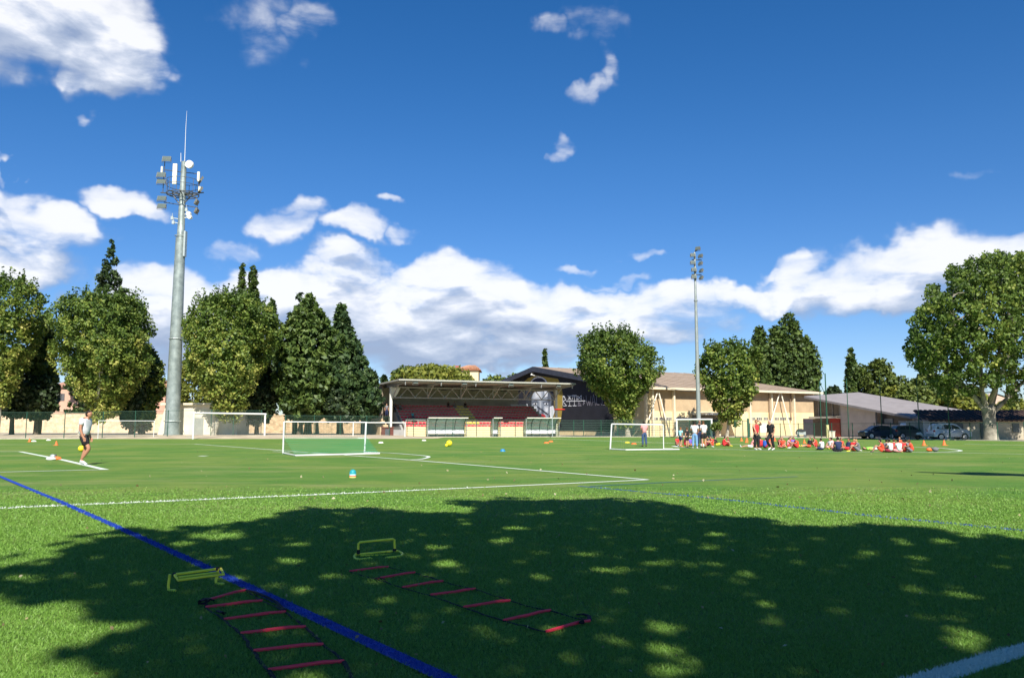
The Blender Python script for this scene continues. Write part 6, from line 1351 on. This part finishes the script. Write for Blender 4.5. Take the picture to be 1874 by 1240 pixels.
    for s in ('l', 'r'):
        a = add2 = len(pts); pts.append(V(J['sh'][s])); rad.append(.092); ed.append((2, a))
        if top != 'tank': pts.append(V(J['sh'][s]).lerp(V(J['el'][s]), .62 if top == 'tee' else .98)); rad.append(.082 if top == 'tee' else .062); ed.append((a, a+1))
        if top == 'long': pts.append(V(J['el'][s]).lerp(V(J['wr'][s]), .95)); rad.append(.042); ed.append((a+1, a+2))
    out['shirt'] = skinmesh(pts, ed, rad, 1)
    pts = [V(J['pel'])*.25 + V(J['wai'])*.75, V(J['pel'])]; rad = [.150,.172]; ed = [(0,1)]
    for s in ('l', 'r'):
        a = len(pts); pts.append(V(J['hi'][s])); rad.append(.132); ed.append((1, a))
        if bottom == 'shorts': pts.append(V(J['hi'][s]).lerp(V(J['kn'][s]), .80)); rad.append(.118); ed.append((a, a+1))
        else: pts.append(V(J['kn'][s])); rad.append(.092); ed.append((a, a+1)); pts.append(V(J['kn'][s]).lerp(V(J['an'][s]), .95)); rad.append(.070); ed.append((a+1, a+2))
    out['bottom'] = skinmesh(pts, ed, rad, 1)
    for s in ('l', 'r'):
        a = V(J['an'][s]); t = V(J['to'][s]); d = (t-a); dn = d.normalized()
        heel = a - V((d.x, d.y, 0)).normalized()*.045 + V((0,0,-.035))
        if pose in ('lean', 'lie'): heel = a + V((0,.02,-.02))
        out['shoe_'+s] = skinmesh([heel, a.lerp(t, .45) + V((0,0,-.012)), t + dn*.06], [(0,1),(1,2)], [.042,.048,.036], 1)
    CACHE[key] = out; return out
def attach(root, name, me, mat, parent=None):
    if not me.materials: me.materials.append(None)
    o = bpy.data.objects.new(name, me); COL.objects.link(o); o.parent = parent or root
    o.material_slots[0].link = 'OBJECT'; o.material_slots[0].material = mat; return o
CM = {'red':(.62,.035,.04),'redor':(.72,.08,.04),'pink':(.72,.30,.30),'white':(.62,.62,.63),'black':(.018,.018,.02),'navy':(.02,.03,.08),'blue':(.04,.12,.50),'grey':(.16,.16,.18),'orange':(.78,.25,.04),'turq':(.30,.60,.62),
      'jeans':(.16,.30,.50),'djeans':(.04,.07,.17),'lime':(.32,.80,.10),'purple':(.16,.10,.42),'maroon':(.22,.02,.04),'green':(.03,.4,.1),'yellow':(.75,.65,.05),'brown':(.10,.045,.02),'dark':(.018,.013,.010),'blond':(.40,.24,.09),'ginger':(.22,.09,.03),'hgrey':(.30,.29,.28),'teal':(.05,.3,.33)}
def cm(k): return M('cloth_'+k, CM[k], .85, .10, 9, .1)
def person(label, px, py, pose, face, H, top=('tee','red'), bottom=('shorts','red'), hair='dark', shoes='white', group=None, long_hair=False, cap=None, fingers=False, z=0.0, Y=None, skin=None, socks=None):
    o = G(px, py, z) if Y is None else Vector((XY(px, Y), Y, z))
    root = thing('person', label, 'person', o, -R(face), group); s = H/1.75; root.scale = (s, s, s)
    b = body_parts(pose, top[0], bottom[0], fingers)
    attach(root, 'body', b['body'], skin or (SKIN2 if (int(px) % 3 == 0) else SKIN)); attach(root, 'shirt', b['shirt'], cm(top[1])); attach(root, 'shorts' if bottom[0] == 'shorts' else 'trousers', b['bottom'], cm(bottom[1]))
    attach(root, 'hair', b['long_hair' if long_hair else 'hair'], cm(hair)) if not cap else attach(root, 'cap', b['hair'], cm(cap))
    for q in 'lr': attach(root, 'shoe', b['shoe_'+q], cm(shoes))
    if fingers:
        J = POSES[pose]; hd = Vector(J['hea'])
        for sx_ in (-1, 1):
            m = MB(); m.sphere((hd.x + sx_*.030, hd.y + .088, hd.z + .005), .010, 8, 6); m.build('eye', cm('dark'), root, True)
    return root
# facing: degrees clockwise from "away from the camera"
person('man in white T-shirt and black shorts walking to the right along the white line', 150, 850, 'walk', 95, 1.84, ('tee','white'), ('shorts','black'), 'dark', 'white', None, fingers=True, skin=M('skin_sun', (.42,.20,.12), .5, .06, 6))
person('woman in jeans seen from behind with a striped top inside the portable goal', 1179.5, 816.5, 'stand_arms_front', -12, 1.63, ('tee','pink'), ('trousers','djeans'), 'dark', 'dark', None, fingers=True)
STG = 'people standing by the seated children'
person('girl in turquoise shirt and navy shorts standing leftmost in the group', 1246, 817, 'stand', 60, 1.22, ('tee','turq'), ('shorts','navy'), 'ginger', 'orange', STG)
person('small child with curly brown hair in black standing beside the girl in turquoise', 1258, 818.3, 'stand', -40, 1.22, ('tee','black'), ('shorts','black'), 'brown', 'dark', STG)
person('woman with black hair, white shirt and light blue jeans seen from behind', 1272, 820, 'stand_arms_front', 15, 1.60, ('tee','white'), ('trousers','jeans'), 'dark', 'white', STG, long_hair=True, fingers=True)
person('person in dark cap and black top half hidden between the two in white', 1281, 815.5, 'stand', 170, 1.72, ('tee','black'), ('trousers','navy'), 'dark', 'dark', STG, cap='grey')
person('man in white T-shirt with red collar and black shorts seen from behind', 1288.5, 819.4, 'stand_arms_front', -20, 1.62, ('tee','white'), ('shorts','black'), 'brown', 'dark', STG, fingers=True)
person('coach in red sleeveless vest holding a hand to his face', 1384.5, 822.3, 'hand_up', 150, 1.66, ('tank','red'), ('trousers','black'), 'ginger', 'white', STG, fingers=True)
person('grey-haired coach in black T-shirt and black trousers', 1412.5, 823, 'walk', -120, 1.66, ('tee','black'), ('trousers','black'), 'hgrey', 'white', STG, fingers=True)
KG = 'children sitting on the centre circle'
K = [ # px, py, pose, facing, top, bottom, hair, label
 (1239,815,'cross',150,'red','navy','brown','boy in red with navy shorts sitting leftmost of the children'),
 (1254,815,'hug',120,'maroon','red','dark','child in dark red sitting behind the girl in turquoise'),
 (1263,816,'cross',160,'purple','orange','brown','child in purple sitting left of the light blue jeans'),
 (1290,817.4,'hug',100,'orange','maroon','dark','child in orange sitting below the man in black shorts'),
 (1297.5,815,'cross',-90,'navy','black','dark','child in navy just right of the child in orange'),
 (1303.5,815.5,'hug',-110,'red','redor','dark','child in bright red right of the one in navy'),
 (1312,815.5,'lean',110,'black','yellow','dark','child in black top with yellow shorts'),
 (1324.5,816,'hug',90,'red','red','dark','child in plain red, second from the right of the left cluster'),
 (1333.5,815.8,'cross',-70,'maroon','redor','ginger','child in dark red sitting rightmost of the left cluster'),
 (1375.5,819.5,'lean',-80,'pink','white','dark','child in pink top leaning back with legs stretched left'),
 (1393,818,'cross',-30,'red','maroon','dark','child in red just right of the coach in red'),
 (1400,819.8,'hug',70,'blue','maroon','dark','child in bright blue top between the two coaches'),
 (1405.5,816,'cross',180,'redor','red','brown','child in orange-red left of the coach in black'),
 (1427.5,817.5,'hug',160,'maroon','maroon','brown','dark red clad child right of the coach in black'),
 (1433,819.4,'cross',-140,'redor','red','ginger','orange-red clad child in front of the dark red one'),
 (1442.5,818.5,'hug',110,'pink','red','dark','child in faded red sitting before two others'),
 (1447,816.5,'cross',170,'red','red','dark','child in red sitting slightly farther back near the green cap'),
 (1452,817.6,'cross',180,'purple','navy','dark','child in purple left of the green cap'),
 (1458.5,819.6,'hug',-100,'redor','red','dark','child wearing a green cap and orange-red top'),
 (1480.5,818.4,'lean',-110,'black','redor','dark','child in black top stretching legs to the left'),
 (1493,817.6,'hug',-90,'redor','red','dark','child in orange-red left of the one in white'),
 (1504.5,823,'cross',-30,'white','navy','dark','child in white top seen from behind'),
 (1520.5,821,'cross',-120,'white','pink','dark','child in white top with pink shorts facing left'),
 (1525,819.6,'hug',-60,'pink','red','dark','child in pink tucked behind the navy back'),
 (1534.5,826.3,'cross',10,'navy','black','dark','large child in navy seen from behind, nearest of all'),
 (1539,821,'cross',170,'redor','red','dark','child in orange-red peeping out behind the large navy one'),
 (1551,823.2,'lean',-100,'navy','red','brown','child in navy top with red shorts, legs stretched left'),
 (1562,825,'hug',60,'red','redor','blond','blond child in red beside the one in grey'),
 (1571,826,'hug',-80,'grey','grey','blond','blond child in grey facing left'),
 (1615,827,'hug',-70,'redor','redor','dark','child in orange-red leftmost of the right cluster'),
 (1623.5,827,'cross',20,'grey','black','dark','child in grey seen from behind in the right cluster'),
 (1630,827.4,'cross',-20,'white','maroon','dark','child in white with dark red shorts in the right cluster'),
 (1636.5,826,'hug',30,'red','red','brown','child in deep red in the middle of the right cluster'),
 (1645.5,827.6,'cross',0,'white','pink','dark','child in white at the front of the right cluster'),
 (1646,818.5,'cross',180,'redor','red','ginger','child in orange-red sitting farther back above the right cluster'),
 (1653,827,'hug',50,'red','redor','dark','child in bright red right of the white back'),
 (1659.5,826.5,'cross',10,'grey','grey','dark','child in grey half hidden in the right cluster'),
 (1668.5,827.4,'hug',-60,'redor','grey','brown','child in orange-red and grey rightmost of all'),
]
for i, (px, py, pose, f, t, b, h, lab) in enumerate(K):
    person(lab, px, py, pose, f, 1.22 if i not in (24,) else 1.42, ('tee', t), ('shorts', b), h, ('white','yellow','black')[i % 3], KG, cap='green' if i == 18 else None)
person('child in lime green top and white shorts lying on the grass', 1597, 823.5, 'lie', 88, 1.2, ('tee','lime'), ('shorts','white'), 'dark', 'black', KG)
# spectators in the grandstand
SG = 'spectators sitting in the grandstand'
def spect(lab, px, row, t, b, h):
    y = -1.6 + .8*row - .02; z = 1.25 + .38*row + .04 + .07
    q = SF.on_front(px, 740, y); p = SF.o + SF.u*q.x + SF.v*y
    r = person(lab, 0, 0, 'bench', 0, 1.55, ('tee', t), ('trousers', b), h, 'black', SG, z=0, Y=1, skin=SKIN2); r.location = (p.x, p.y, z - .04); r.rotation_euler = (0, 0, SF.a + math.pi)
spect('spectator in dark clothes at the left end of the top row', 723, 6, 'black', 'navy', 'dark')
spect('spectator leaning beside another at the left of the top row', 732, 6, 'grey', 'black', 'dark')
spect('spectator in blue sitting low on the left, above the first dugout', 755, 3, 'teal', 'navy', 'brown')
spect('spectator in grey near the top middle of the stand', 831, 7, 'grey', 'grey', 'dark')
spect('spectator in black just left of the top yellow seats', 820, 7, 'black', 'maroon', 'dark')
spect('spectator in black and white behind the top yellow seats', 851, 7, 'black', 'black', 'blond')
p = SF.o + SF.u*(-.9) + SF.v*3.6
person('person in grey standing on the stairs left of the white post', 707, 0, 'stand', 160, 1.7, ('tee','grey'), ('trousers','navy'), 'dark', 'dark', None, z=2.62, Y=107)
